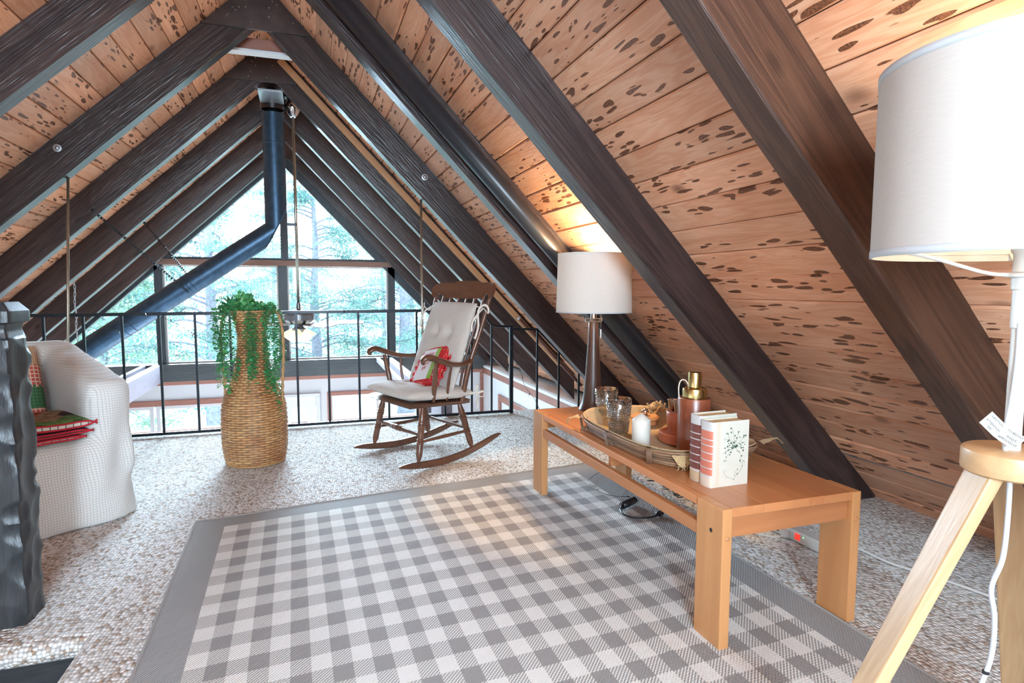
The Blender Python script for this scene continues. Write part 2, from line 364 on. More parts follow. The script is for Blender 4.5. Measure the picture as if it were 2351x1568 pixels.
# rafters
H = 0.0
for i, y in enumerate(YR):
    for s in (1, -1):
        d, n, t = slope_frame(s)
        cosr = 1 / sqrt(1 + t * t)
        depth = (ZO - ZI) * cosr
        end = 4.52 if y < 5 else (4.22 if s > 0 else 4.3)
        start = Vector((XR, 0, ZI)); 
        bm = bmesh.new()
        # profile in local x (down slope), z (room side); the peak end is cut plumb, the foot cut square or rounded
        x_in0 = 0.0; x_out0 = -depth * t * (1) if False else 0
        # inner line starts at XR,ZI; outer line at XR,ZO
        seg = 14
        poly_in = []; poly_out = []
        base_in = Vector((XR, 0, ZI)); base_out = Vector((XR, 0, ZO))
        Lin = end; Lout = end
        rng = random.Random(i * 7 + s)
        P = []
        for k in range(seg + 1):
            f = k / seg; w1 = rng.uniform(-0.002, 0.002)
            pi_ = base_in + d * (f * (Lin - 0.0)) + n * w1
            po_ = base_out + d * (f * Lout) - n * 0.0
            P.append((pi_, po_))
        if y > 5:   # rounded feet of the far rafters
            pass
        M = frame(base_in + Vector((0, y, 0)), d, (0, 1, 0))
        Mi = M.inverted()
        rings = []
        cb = 0.006
        for pi_, po_ in P:
            q = []
            for (pt, yy) in ((pi_ - n * cb, 0), (pi_, cb), (pi_, WR - cb), (pi_ - n * cb, WR), (po_, WR), (po_, 0)):
                q.append(bm.verts.new(Mi @ (pt + Vector((0, y + yy, 0)))))
            rings.append(q)
        for A, B in zip(rings, rings[1:]):
            for k in range(6): bm.faces.new((A[k], A[(k + 1) % 6], B[(k + 1) % 6], B[k]))
        bm.faces.new(rings[0][::-1]); bm.faces.new(rings[-1])
        bmesh.ops.recalc_face_normals(bm, faces=bm.faces)
        o = link('rafter', bm, M_raftnear if i <= 1 else M_raft, ceil, M)
# gusset plates at the peaks
for i, y in enumerate(YR):
    if i == 0: continue
    zl = 2.905
    xl = XR - (ZO - zl) / TL; xr_ = XR + (ZO - zl) / TR
    bm = bmesh.new()
    M = frame((0, y - 0.002, 0), (1, 0, 0), (0, 0, 1))
    prism(bm, [(xl + .01, zl), (xr_ - .01, zl), (XR, ZO - 0.01)], 0, 0.014, M)
    g = link('gusset_plate', bm, M_gusset, ceil)
    if i in (3, 4, 5, 6):
        bm = bmesh.new(); rng = random.Random(i)
        for k in range(16):
            zz = rng.uniform(zl + .03, ZO - .12); hw = (ZO - zz) * 0.9
            xx = XR + rng.uniform(-hw, hw)
            lathe(bm, [(0.0045, 0), (0.003, 0.003)], 6, frame((xx, y - 0.0165, zz), (1, 0, 0), (0, 0, 1)))
        o = link('nail', bm, M_galv, g); 
# collar board between the two near trusses + block
bm = bmesh.new(); box(bm, -0.62, 0.07, 4.98, 5.02, 2.86, 2.955, bev=0.002); link('collar_board', bm, M_red, ceil)
bm = bmesh.new(); box(bm, -0.62, 0.07, 4.93, 5.02, 2.838, 2.858, bev=0.002); link('collar_strip', bm, M_white, ceil)
bm = bmesh.new(); box(bm, -0.36, -0.15, 5.93, 6.3, 2.865, 2.885, bev=0.002); link('flue_plate', bm, M_galv, ceil)
# pale board following the right slope on the fifth truss, under the planks
d, n, t = slope_frame(1)
bm = bmesh.new(); box(bm, 0.18, 4.03, -0.045, 0.0, 0, 0.055, bev=0.003)
link('cover_board', bm, M_pine, ceil, frame(Vector((XR, 5.817, ZO)) + n * 0.078, d, (0, 1, 0)))
# thin metal trim line low on the right slope
bm = bmesh.new(); box(bm, Y0, 5.1, -0.003, 0.003, 0, 0.004)
link('metal_strip', bm, M_galv, ceil, frame(Vector((XR, 0, ZO)) + d * 4.17 + n * 0.003, (0, 1, 0), -d))

# steel bolt washers on the truss legs that carry the tie rods
def washer(x, y, z, label):
    bm = bmesh.new(); Mw = frame((0, 0, 0), (1, 0, 0), (0, 0, 1))
    lathe(bm, [(0.024, 0), (0.024, 0.003), (0.016, 0.004), (0.014, 0.008), (0.006, 0.014)], 20, Mw)
    o = link('bolt_washer', bm, M_galv, None, T(x, y, z)); auto_smooth(o); tag(o, label, 'washer')
washer(-1.487, 4.699, 2.017, 'round steel bolt washer on the dark rafter above the armchair')
washer(0.888, 4.699, 1.976, 'round steel bolt washer on the dark rafter above the rocking chair')

# ================================================================ floor with carpet
M_carpet, ns, ls, b = mat('berber_carpet')
tc = N(ns, 'TexCoord'); mp = N(ns, 'Mapping'); ls.new(tc.outputs['Object'], mp.inputs[0]); mp.inputs['Scale'].default_value = (1.0, 0.75, 1.0); mp.inputs['Rotation'].default_value = (0, 0, radians(8))
v = N(ns, 'TexVoronoi', i_Scale=82.0, i_Randomness=0.5); ls.new(mp.outputs[0], v.inputs['Vector'])
sc_ = N(ns, 'SeparateColor'); ls.new(v.outputs['Color'], sc_.inputs[0])
rp = ramp(ns, [(0.0, (0.42, 0.29, 0.20)), (0.2, (0.66, 0.59, 0.52)), (0.45, (0.82, 0.80, 0.77)), (1.0, (0.93, 0.92, 0.90))]); ls.new(sc_.outputs[0], rp.inputs[0])
dk = ramp(ns, [(0.30, 1.0), (0.75, 0.42)]); ls.new(v.outputs['Distance'], dk.inputs[0])
big = N(ns, 'TexNoise', i_Scale=2.0, i_Detail=3.0); ls.new(tc.outputs['Object'], big.inputs['Vector'])
bgr = ramp(ns, [(0.3, 0.88), (0.7, 1.0)]); ls.new(big.outputs['Fac'], bgr.inputs[0])
c = mixc(ns, ls, 1.0, rp.outputs[0], dk.outputs[0], 'MULTIPLY'); c = mixc(ns, ls, 1.0, c, bgr.outputs[0], 'MULTIPLY')
ls.new(c, b.inputs['Base Color']); b.inputs['Roughness'].default_value = 0.95; b.inputs['Specular IOR Level'].default_value = 0.15; b.inputs['Sheen Weight'].default_value = 0.15
iv = N(ns, 'Math', operation='SUBTRACT'); iv.inputs[0].default_value = 1.0; ls.new(v.outputs['Distance'], iv.inputs[1])
bp = N(ns, 'Bump', i_Strength=1.0, i_Distance=0.010); ls.new(iv.outputs[0], bp.inputs['Height']); ls.new(bp.outputs[0], b.inputs['Normal'])

XFR, XFL, YE = 3.0, -3.8, 5.22
HX, HY = -0.665, 2.235     # stair opening: x < HX and y < HY
bm = bmesh.new()
def slab_piece(x0, x1, y0, y1, nx, ny):
    g = [[bm.verts.new((x0 + (x1 - x0) * i / nx, y0 + (y1 - y0) * j / ny, 0)) for i in range(nx + 1)] for j in range(ny + 1)]
    for j in range(ny):
        for i in range(nx): bm.faces.new((g[j][i], g[j][i + 1], g[j + 1][i + 1], g[j + 1][i]))
slab_piece(HX, XFR, Y0, YE, 30, 50); slab_piece(XFL, HX, HY, YE, 20, 24)
fl = link('floor', bm, M_carpet); tag(fl, 'beige berber carpet over the loft floor', kind='structure')
# rolled carpet nosing round the stair opening
bm = bmesh.new()
pts = spline([(XFL, HY - .0, -.035), (-1.6, HY - .012, -.035), (-1.0, HY - .004, -.036), (HX - .06, HY - .004, -.036), (HX - .014, HY - .012, -.036), (HX - .004, HY - .05, -.037), (HX - .012, 1.7, -.036), (HX, 1.0, -.035), (HX, Y0, -.035)], 10)
pts = [p + Vector((noise.noise(p * 3) * .008, noise.noise(p * 3.3 + Vector((5, 0, 0))) * .008, 0)) for p in pts]
tube(bm, pts, 0.045, 14, sq=(0.85, 1.0)); o = link('carpet_nosing', bm, M_carpet, fl, smooth=True)
M_stairdark = wood('dark_stair_wood', (0.05, 0.055, 0.06), (0.015, 0.016, 0.02), rough=0.4, bump=0.1, knots=0.1)
bm = bmesh.new(); box(bm, XFL, HX - .0, HY + .0, HY + .03, -0.30, -0.02); box(bm, HX, HX + .03, Y0, HY, -0.30, -0.02)
link('stair_fascia', bm, M_stairdark, fl)
bm = bmesh.new()
for k in range(4): box(bm, -1.75, HX - 0.01, HY - 0.30 * (k + 1), HY + 0.03 - 0.30 * k, -0.22 - 0.19 * k, -0.18 - 0.19 * k, bev=0.006)
st = link('stair_treads', bm, M_stairdark); tag(st, 'dark stair treads going down in the opening', kind='structure')
bm = bmesh.new(); box(bm, XFL, XFR, HY + .03, YE - .01, -0.24, -0.03); box(bm, HX + .03, XFR, Y0, HY + .03, -0.24, -0.03)
link('floor_structure', bm, M_deck, fl)
# carpet loops that stand proud along the near edges are part of the weave; rear wall and lower storey
bm = bmesh.new()
zb = -0.3
# rear gable wall behind the camera, with an assumed opening behind the added fill light
tri = [(XR + (ZO - 0) / TR + .1, 0), (XR - (ZO) / TL - .1, 0), (XR, ZO + .05)]
def wall_quad(pts): bm.faces.new([bm.verts.new(p) for p in pts])
xa, xb, za, zc = -1.5, 1.0, 0.75, 2.35
wall_quad([(-3.9, Y0, -3), (3.1, Y0, -3), (3.1, Y0, za), (-3.9, Y0, za)])
wall_quad([(-3.9, Y0, za), (xa, Y0, za), (xa, Y0, zc), (-3.9, Y0, zc)])
wall_quad([(xb, Y0, za), (3.1, Y0, za), (3.1, Y0, zc), (xb, Y0, zc)])
wall_quad([(-3.9, Y0, zc), (3.1, Y0, zc), (3.1, Y0, 3.4), (-3.9, Y0, 3.4)])
o = link('wall_rear', bm, plain('warm_rear_wall', (0.62, 0.42, 0.28), 0.7)); tag(o, 'rear gable wall behind the viewer', kind='structure')
XSR, XSL = 2.68, -3.48
bm = bmesh.new(); wall_quad([(XSR, YE - .4, -3), (XSR, YG + .1, -3), (XSR, YG + .1, -.08), (XSR, YE - .4, -.08)])
o = link('wall_right', bm, M_white); tag(o, 'white lower wall under the right roof slope', kind='structure')
bm = bmesh.new(); wall_quad([(XSL, YG + .1, -3), (XSL, Y0, -3), (XSL, Y0, -.08), (XSL, YG + .1, -.08)])
o = link('wall_left', bm, M_white); tag(o, 'white lower wall under the left roof slope', kind='structure')
bm = bmesh.new(); wall_quad([(XSL, YE - .4, -3), (XSR, YE - .4, -3), (XSR, YE - .4, -.2), (XSL, YE - .4, -.2)])
o = link('wall_lower_inner', bm, M_white); tag(o, 'white wall of the room below', kind='structure')
bm = bmesh.new(); wall_quad([(-3.6, Y0, -2.6), (2.9, Y0, -2.6), (2.9, YG + .1, -2.6), (-3.6, YG + .1, -2.6)])
o = link('floor_lower', bm, plain('lower_floor', (0.5, 0.42, 0.34), 0.6)); tag(o, 'floor of the room below the loft', kind='structure')
# ledges on top of the side walls that the rafter feet stand on
for (x0, x1, nm) in ((XSR - .02, 3.05, 'trim_1'), (-3.9, XSL + .02, 'trim_2')):
    bm = bmesh.new(); box(bm, x0, x1, YE - .1, YG, -.13, -.09, bev=0.004)
    o = link(nm, bm, M_white); tag(o, 'white ledge under the rafter feet', kind='structure')
    bm = bmesh.new(); xx = XSR if x0 > 0 else XSL; sg = -1 if x0 > 0 else 1
    box(bm, min(xx, xx + sg * .02), max(xx, xx + sg * .02), YE - .1, YG, -.22, -.132, bev=0.003); link('ledge_trim', bm, M_red, o)
bm = bmesh.new(); box(bm, XSR - .05, XSR, YG - .06, YG, -2.6, -.22, bev=.004)
box(bm, XSR - .025, XSR, 8.35, 8.45, -2.2, -.52, bev=.003); box(bm, XSR - .025, XSR, 7.2, 8.45, -.52, -.43, bev=.003); box(bm, XSR - .025, XSR, 7.2, 7.3, -2.2, -.52, bev=.003)
o = link('trim_3', bm, M_red); tag(o, 'reddish wood corner and window trim on the right lower wall', kind='structure')

# ================================================================ far gable wall with windows
M_teal = wood('weathered_sill_beam', (0.085, 0.095, 0.10), (0.03, 0.035, 0.04), scale=2, rough=0.45, stretch=12, bump=0.2, knots=0.7)
gw = empty('wall_far', (0, YG, 0), kind='structure', label='far gable wall of window frames above a white lower wall')
def gbox(name, x0, x1, z0, z1, mt, y0=-.05, y1=.06, bev=.003):
    bm = bmesh.new(); cx, cz = (x0 + x1) / 2, (z0 + z1) / 2
    box(bm, x0 - cx, x1 - cx, y0, y1, z0 - cz, z1 - cz, bev=bev); return link(name, bm, mt, gw, T(cx, 0, cz))
M_frame = wood('dark_window_post', (0.055, 0.065, 0.075), (0.02, 0.025, 0.03), scale=2, rough=0.4, stretch=12, bump=0.2, knots=0.5, axis=2)
M_mull = wood('brown_transom', (0.30, 0.17, 0.13), (0.18, 0.09, 0.06), scale=2, rough=0.5, stretch=12, bump=0.1, knots=0.6)
zs = 0.085
gbox('sill_beam', -3.5, 2.72, -.15, zs, M_teal, -.12, .10)
gbox('sill_trim', -3.4, 2.68, -.205, -.152, M_red, -.09, .06)
gbox('transom', -1.93, 1.33, 1.447, 1.523, M_mull, -.06, .06)
gbox('transom_edge', -1.75, 1.2, 1.526, 1.556, M_frame, -.02, .03)
gbox('window_post', -1.94, -1.835, zs, 1.445, M_frame)
gbox('window_post', 1.18, 1.285, zs, 1.445, M_frame)
gbox('window_post', -0.375, -0.25, zs, 1.445, M_frame)
gbox('window_post', -0.325, -0.225, 1.525, 2.80, M_frame)
# sloping frames just inside the last truss
for s in (1, -1):
    d, n, t = slope_frame(s)
    bm = bmesh.new(); box(bm, 0.02, 4.1, -.05, .06, -.09, .035, bev=.004)
    link('sloping_frame', bm, M_frame, gw, frame(Vector((XR, 0, ZI)), d, (0, 1, 0)) if s > 0 else frame(Vector((XR, 0, ZI)), d, (0, 1, 0)))
    bm = bmesh.new(); box(bm, 0.0, 4.5, -.10, .30, -.6, .0)
    f_ = frame(Vector((XR, 0, ZI)) - n * 0.02, d, (0, 1, 0))
    zdir = f_.to_3x3().col[2]
    if zdir.dot(n) < 0:
        bm.free(); bm = bmesh.new(); box(bm, 0.0, 4.5, .06, .30, .0, .6)
    else:
        bm.free(); bm = bmesh.new(); box(bm, 0.0, 4.5, .06, .30, -.6, .0)
    link('gable_rake', bm, M_raft, gw, f_)
# light casings and panes
M_cas = plain('pale_casing', (0.62, 0.60, 0.58), 0.5)
wins = [(-1.835, -0.375, zs, 1.445), (-0.25, 1.18, zs, 1.445)]
wi = 1
def window_rect(x0, x1, z0, z1, y=YG + .02, cas=.03, mt=None, lab='', wdt=0.03):
    global wi
    w_ = empty('window_%d' % wi, (0, y, 0), kind='structure', label=lab); wi += 1
    bm = bmesh.new()
    for a in ((x0, x0 + cas, z0, z1), (x1 - cas, x1, z0, z1), (x0 + cas, x1 - cas, z0, z0 + cas), (x0 + cas, x1 - cas, z1 - cas, z1)):
        box(bm, a[0], a[1], -wdt / 2, wdt / 2, a[2], a[3], bev=.002)
    link('casing', bm, mt or M_cas, w_)
    bm = bmesh.new(); bm.faces.new([bm.verts.new(p) for p in ((x0 + cas, 0, z0 + cas), (x1 - cas, 0, z0 + cas), (x1 - cas, 0, z1 - cas), (x0 + cas, 0, z1 - cas))])
    link('pane', bm, M_pane, w_); return w_
window_rect(*wins[0], lab='left large window below the transom', cas=.022)
window_rect(*wins[1], lab='right large window below the transom', cas=.022)
def tri_pane(pts, lab):
    global wi
    w_ = empty('window_%d' % wi, (0, YG + .02, 0), kind='structure', label=lab); wi += 1
    bm = bmesh.new(); bm.faces.new([bm.verts.new((x, 0, z)) for x, z in pts]); link('pane', bm, M_pane, w_)
zin = lambda x: ZI - (TR if x > XR else TL) * abs(x - XR)
tri_pane([(-1.72, 1.55), (-.325, 1.55), (-.325, zin(-.325))], 'upper left triangular pane in the gable')
tri_pane([(-.225, 1.55), (1.13, 1.55), (-.225, zin(-.225))], 'upper right triangular pane in the gable')
tri_pane([(-3.3, zs), (-1.94, zs), (-1.94, zin(-1.94))], 'low left triangular pane in the gable')
tri_pane([(1.285, zs), (2.6, zs), (1.285, zin(1.285))], 'low right triangular pane in the gable')
# lower white wall with its openings: (x0,x1) spans under z=-.2
bm = bmesh.new()
def wq(x0, x1, z0, z1): box(bm, x0, x1, -.02, .08, z0, z1)
wq(-3.5, 2.7, -.42, -.2)
wq(-3.5, -3.0, -2.6, -.42); wq(-1.06, -.42, -2.6, -.42); wq(.16, .26, -2.6, -.42); wq(1.62, 2.7, -2.6, -.42)
link('lower_wall', bm, M_white, gw)
gbox('window_head', -3.05, -1.03, -.495, -.42, M_red, -.05, .0)
gbox('window_head', .26, 1.66, -.47, -.415, M_red, -.05, .02)
gbox('window_jamb', .26, .315, -2.2, -.47, M_red, -.05, .02)
gbox('window_jamb', 1.605, 1.66, -2.2, -.47, M_red, -.05, .02)
window_rect(-3.0, -2.03, -1.9, -.497, lab='lower left window with white frame', cas=.05, mt=M_white)
window_rect(-2.0, -1.08, -1.9, -.497, lab='lower window with white frame beside the armchair', cas=.05, mt=M_white)
window_rect(.315, 1.605, -1.9, -.47, lab='wood framed window beside the lower door', cas=.02, mt=M_cas)
gbox('mullion', .98, 1.02, -1.9, -.49, M_cas, -.01, .04)
# white door with a small glazed light
dr = empty('door_1', (0, YG + .03, 0), kind='structure', label='white door with glazed panel in the room below')
bm = bmesh.new(); box(bm, -.42, .16, -.09, -.03, -.47, -.42, bev=.003); box(bm, .10, .16, -.09, -.03, -2.6, -.47, bev=.003); box(bm, -.42, -.36, -.09, -.03, -2.6, -.47, bev=.003)
link('door_frame', bm, M_white, dr)
M_door = plain('door_paint', (0.72, 0.75, 0.80), 0.5)
bm = bmesh.new(); box(bm, -.36, -.25, -.03, .02, -2.6, -.475, bev=.002); box(bm, -.02, .095, -.03, .02, -2.6, -.475, bev=.002); box(bm, -.25, -.02, -.03, .02, -.62, -.475); box(bm, -.25, -.02, -.03, .02, -2.6, -1.6)
link('door_leaf', bm, M_door, dr)
bm = bmesh.new(); bm.faces.new([bm.verts.new(p) for p in ((-.25, 0, -1.6), (-.02, 0, -1.6), (-.02, 0, -.62), (-.25, 0, -.62))]); link('pane', bm, M_pane, dr)
# two long ceiling joists of the lower room that run out to the gable
M_lav = wood('lavender_lit_joist', (0.42, 0.38, 0.44), (0.30, 0.27, 0.33), scale=2, rough=0.5, stretch=12, bump=0.15, knots=0.5, axis=1)  # lavender cast of blue light is put into the wood colour
for x, nm in ((-1.93, 'trim_4'), (1.17, 'trim_5')):
    bm = bmesh.new(); box(bm, -.05, .05, YE + .03, YG - .12, -.15, .085, bev=.004)
    o = link(nm, bm, M_lav, None, T(x, 0, 0)); tag(o, 'lavender joist, tinted as if lit blue, spanning from the loft edge to the gable sill', kind='structure')
    bm = bmesh.new(); box(bm, -.19, -.14, YE + .03, YG - .12, .02, .085, bev=.003); link('joist_strip', bm, M_lav, o)
# ================================================================ outside
M_ground = plain('pale_ground', (0.30, 0.30, 0.24), 0.95, var=0.25, bscale=1.2)
bm = bmesh.new(); n_ = 24
g = [[bm.verts.new((-40 + 80 * i / n_, 10.2 + 70 * j / n_, -3.1 + 0.05 * j + 0.3 * noise.noise(Vector((i * .5, j * .5, 0))))) for i in range(n_ + 1)] for j in range(n_ + 1)]
for j in range(n_):
    for i in range(n_): bm.faces.new((g[j][i], g[j][i + 1], g[j + 1][i + 1], g[j + 1][i]))
o = link('ground', bm, M_ground); tag(o, 'pale sunlit yard outside the gable', kind='structure')
M_bark = plain('pale_bark', (0.16, 0.15, 0.18), 0.9, bump=0.6, bscale=14, var=0.3)
def leafmat(name, a, b_):
    mt, ns, ls, b = mat(name); out = [n for n in ns if n.type == 'OUTPUT_MATERIAL'][0]
    tc = N(ns, 'TexCoord'); no = N(ns, 'TexNoise', i_Scale=1.7, i_Detail=2.0); ls.new(tc.outputs['Object'], no.inputs['Vector'])
    rp = ramp(ns, [(0.35, a), (0.65, b_)]); ls.new(no.outputs['Fac'], rp.inputs[0])
    d = N(ns, 'BsdfDiffuse'); t = N(ns, 'BsdfTranslucent'); ls.new(rp.outputs[0], d.inputs[0]); ls.new(rp.outputs[0], t.inputs[0])
    mx = N(ns, 'MixShader'); mx.inputs[0].default_value = 0.45; ls.new(d.outputs[0], mx.inputs[1]); ls.new(t.outputs[0], mx.inputs[2]); ls.new(mx.outputs[0], out.inputs[0])
    return mt
M_leafA = leafmat('pine_needles', (0.08, 0.15, 0.14), (0.16, 0.24, 0.20))
M_leafB = leafmat('sunny_leaves', (0.12, 0.20, 0.15), (0.24, 0.32, 0.20))
def tree(name, x, y, zb, hgt, r, label, lm, seed, spread=3.0, first=0.12, nb=34, clump=26, lean=0.0, group=None, low=0.2):
    rng = random.Random(seed)
    root = empty(name, (x, y, zb), label=label, cat='tree', group=group)
    bm = bmesh.new()
    tp = [Vector((lean * k / 8 * hgt * .1 + rng.uniform(-.04, .04), rng.uniform(-.04, .04), hgt * k / 8)) for k in range(9)]
    tube(bm, spline(tp, 3), [r * (1 - 0.8 * k / 24) for k in range(25)], 9)
    link('trunk', bm, M_bark, root, smooth=True)
    bb = bmesh.new(); lb = bmesh.new()
    for k in range(nb):
        f = first + (1 - first) * (k + rng.random()) / nb; z = f * hgt; a = rng.uniform(0, 2 * pi)
        ln = spread * (1.05 - 0.75 * f) * rng.uniform(.6, 1.15)
        p0 = Vector((lean * f * hgt * .1, 0, z)); dr_ = Vector((cos(a), sin(a), 0))
        pts = [p0, p0 + dr_ * ln * .35 + Vector((0, 0, .10 * ln)), p0 + dr_ * ln * .7 + Vector((rng.uniform(-.2, .2), rng.uniform(-.2, .2), .02 * ln)), p0 + dr_ * ln + Vector((0, 0, -.10 * ln))]
        sp = spline(pts, 4); tube(bb, sp, [0.035 * (1 - .85 * i / (len(sp) - 1)) for i in range(len(sp))], 5)
        subs = []
        for q in range(4):
            i0 = rng.randint(3, len(sp) - 2); b0 = sp[i0]; a2 = a + rng.uniform(-1.2, 1.2)
            e = b0 + Vector((cos(a2), sin(a2), rng.uniform(-.25, .25))) * ln * rng.uniform(.15, .35)
            tube(bb, [b0, (b0 + e) / 2 + Vector((0, 0, .04)), e], [0.012, .009, .004], 4); subs.append(e)
        for c0 in sp[5::2] + subs:
            c0 = c0 + Vector((rng.gauss(0, .06), rng.gauss(0, .06), rng.gauss(0, .04)))
            for j in range(int(clump * 2.2)):
                c1 = c0 + Vector((rng.gauss(0, .20), rng.gauss(0, .20), rng.gauss(0, .09)))
                u = Vector((rng.gauss(0, 1), rng.gauss(0, 1), rng.gauss(0, 1))).normalized(); v_ = u.orthogonal().normalized()
                L_ = rng.uniform(.04, .085); wd = L_ * .45
                vs = [lb.verts.new(c1), lb.verts.new(c1 + u * L_ * .5 + v_ * wd), lb.verts.new(c1 + u * L_), lb.verts.new(c1 + u * L_ * .5 - v_ * wd)]
                lb.faces.new(vs)
    link('branches', bb, M_bark, root); o = link('needles', lb, lm, root); o['kind'] = 'stuff'
tree('pine_tree', 3.05, 19.5, -3, 9.3, .34, 'tall pine with a pale trunk right of the middle window post', M_leafA, 1, 3.2, nb=60, first=.15)
tree('pine_tree', -2.3, 17.0, -3, 8.0, .20, 'pine standing behind the upper left triangular pane', M_leafA, 2, 3.4, nb=54)
tree('pine_tree', 0.3, 22.0, -3, 8.6, .22, 'pine farther back behind the middle window post', M_leafA, 3, 3.4, nb=52)
tree('leafy_tree', -5.0, 18.0, -3, 6.0, .16, 'pale leafy tree beyond the low left triangular pane', M_leafB, 4, 3.0, nb=46)
tree('leafy_tree', 6.3, 20.0, -3, 6.2, .17, 'pale leafy tree beyond the low right triangular pane', M_leafB, 5, 3.2, nb=46)
tree('young_tree', -1.2, 26.0, -3, 6.2, .14, 'young pale tree behind the left large window', M_leafB, 6, 3.4, nb=44, clump=20)
tree('young_tree', 3.2, 27.0, -3, 6.5, .15, 'young pale tree behind the right large window', M_leafB, 8, 3.4, nb=44, clump=20)
tree('young_tree', -7.5, 27.0, -3, 6.5, .15, 'young pale tree far beyond the stove pipe', M_leafB, 9, 3.6, nb=44, clump=20)
# deck outside with a wood and wire railing
M_deckrail = wood('sun_bleached_rail', (0.26, 0.13, 0.10), (0.18, 0.08, 0.06), rough=0.7, knots=0.2, bump=0.1)
dk_ = empty('deck_railing', (0, 11.6, -1.35), label='pinkish wood deck railing with wire mesh outside the lower windows', cat='railing')
bm = bmesh.new(); box(bm, -4.5, 4.5, -.08, .08, 0.0, .05, bev=.004); link('top_rail', bm, M_deckrail, dk_)
bm = bmesh.new(); box(bm, -4.5, 4.5, -.02, .02, -.15, -.05, bev=.003); link('face_rail', bm, M_deckrail, dk_)
bm = bmesh.new(); box(bm, -.055, .055, -.055, .055, -1.0, -.0, bev=.003); me_ = bpy.data.meshes.new('post'); bm.to_mesh(me_); bm.free()
for k in range(8): link('post', me_, M_deckrail, dk_, T(-4.3 + 1.22 * k, 0, 0))
bm = bmesh.new()
for k in range(90): tube(bm, [(-4.4 + .1 * k, .03, -.95), (-4.4 + .1 * k, .03, -.13)], .0035, 4)
for k in range(9): tube(bm, [(-4.4, .03, -.2 - .09 * k), (4.5, .03, -.2 - .09 * k)], .0035, 4)
o = link('wire_mesh', bm, M_galv, dk_)
bm = bmesh.new(); box(bm, -5, 5, 9.6, 11.7, -2.5, -2.4); o = link('deck', bm, M_deckrail); tag(o, 'outdoor deck below the windows', kind='structure')
# ================================================================ loft railing
YRL = 5.12
rl = empty('loft_railing', (0, YRL, 0), label='black iron railing along the loft edge', cat='railing')
def bar(name, a, b_, s, mt=M_iron, parent=rl, seg=4):
    a, b_ = Vector(a), Vector(b_); d = b_ - a; ln = d.length
    bm = bmesh.new(); box(bm, -s / 2, s / 2, -s / 2, s / 2, 0, ln, bev=s * .12)
    z = d.normalized(); x = Vector((0, 1, 0)) if abs(z.y) < .9 else Vector((1, 0, 0)); x = (x - x.dot(z) * z).normalized(); y = z.cross(x)
    M = Matrix((x, y, z)).transposed().to_4x4(); M.translation = a
    return link(name, bm, mt, parent, M)
bar('top_rail', (-3.0, 0, .925), (1.36, 0, .938), .024); bar('bottom_rail', (-3.0, -.0, .022), (1.73, .0, .022), .022)
bm = bmesh.new(); box(bm, -.0085, .0085, -.0085, .0085, .022, .93, bev=.001); me_ = bpy.data.meshes.new('baluster'); bm.to_mesh(me_); bm.free()
for k in range(18): link('baluster', me_, M_iron, rl, T(-2.735 + .2413 * k, 0, 0))
bar('baluster', (1.55, 0, .022), (1.55, 0, .815), .016)
bar('newel', (1.735, 0, 0), (1.735, 0, .80), .032)
bm = bmesh.new(); tube(bm, spline([(1.36, 0, .938), (1.47, 0, .936), (1.50, 0, .90), (1.515, 0, .85), (1.56, 0, .805), (1.63, 0, .79), (1.735, 0, .79)], 8), .012, 8); link('scroll_rail', bm, M_iron, rl, smooth=True)
bar('side_rail', (1.735, 0, .765), (1.99, 0, .757), .018)
bar('sloping_rail', (1.985, 0, .757), (2.62, 0, .13), .02)
for x, zt_ in ((1.985, .757), (2.20, .545), (2.405, .345)): bar('baluster', (x, 0, .01), (x, 0, zt_), .017)
# brown pipe handrail that follows the slope behind it
hr = empty('pipe_handrail', (1.93, 5.45, .84), label='brown metal tube running down beside the fifth rafter', cat='handrail')
d5, n5, t5 = slope_frame(1)
bm = bmesh.new(); p0 = Vector((0, 0, 0)); tube(bm, [p0, p0 + d5 * .95], .017, 12); link('tube', bm, plain('brown_metal', (0.13, 0.06, 0.045), 0.35, metal=0.5), hr, smooth=True)
bm = bmesh.new(); lathe(bm, [(0.0, -.005), (.016, -.004), (.019, .004), (.018, .02)], 14, frame((0, 0, 0), (0, 1, 0), (d5.z, 0, -d5.x)).copy()); link('end_cap', bm, M_galv, hr, smooth=True)
# vertical tie rods hanging from the fourth truss
def rod(x, ztop, label, dx=0):
    r_ = empty('tie_rod', (x, 4.76, 0), label=label, cat='rod')
    bm = bmesh.new(); tube(bm, [(0, 0, .0), (dx, 0, ztop)], .0085, 10); link('shaft', bm, M_rod, r_, smooth=True)
    bm = bmesh.new(); lathe(bm, [(.018, 0), (.018, .006), (.011, .008), (.011, .02)], 14); link('base_nut', bm, M_galv, r_)
rod(-1.555, 1.845, 'thin brass rod hanging from the rafter in front of the armchair', .098)
rod(0.868, 1.815, 'thin brass rod hanging from the rafter behind the rocking chair')

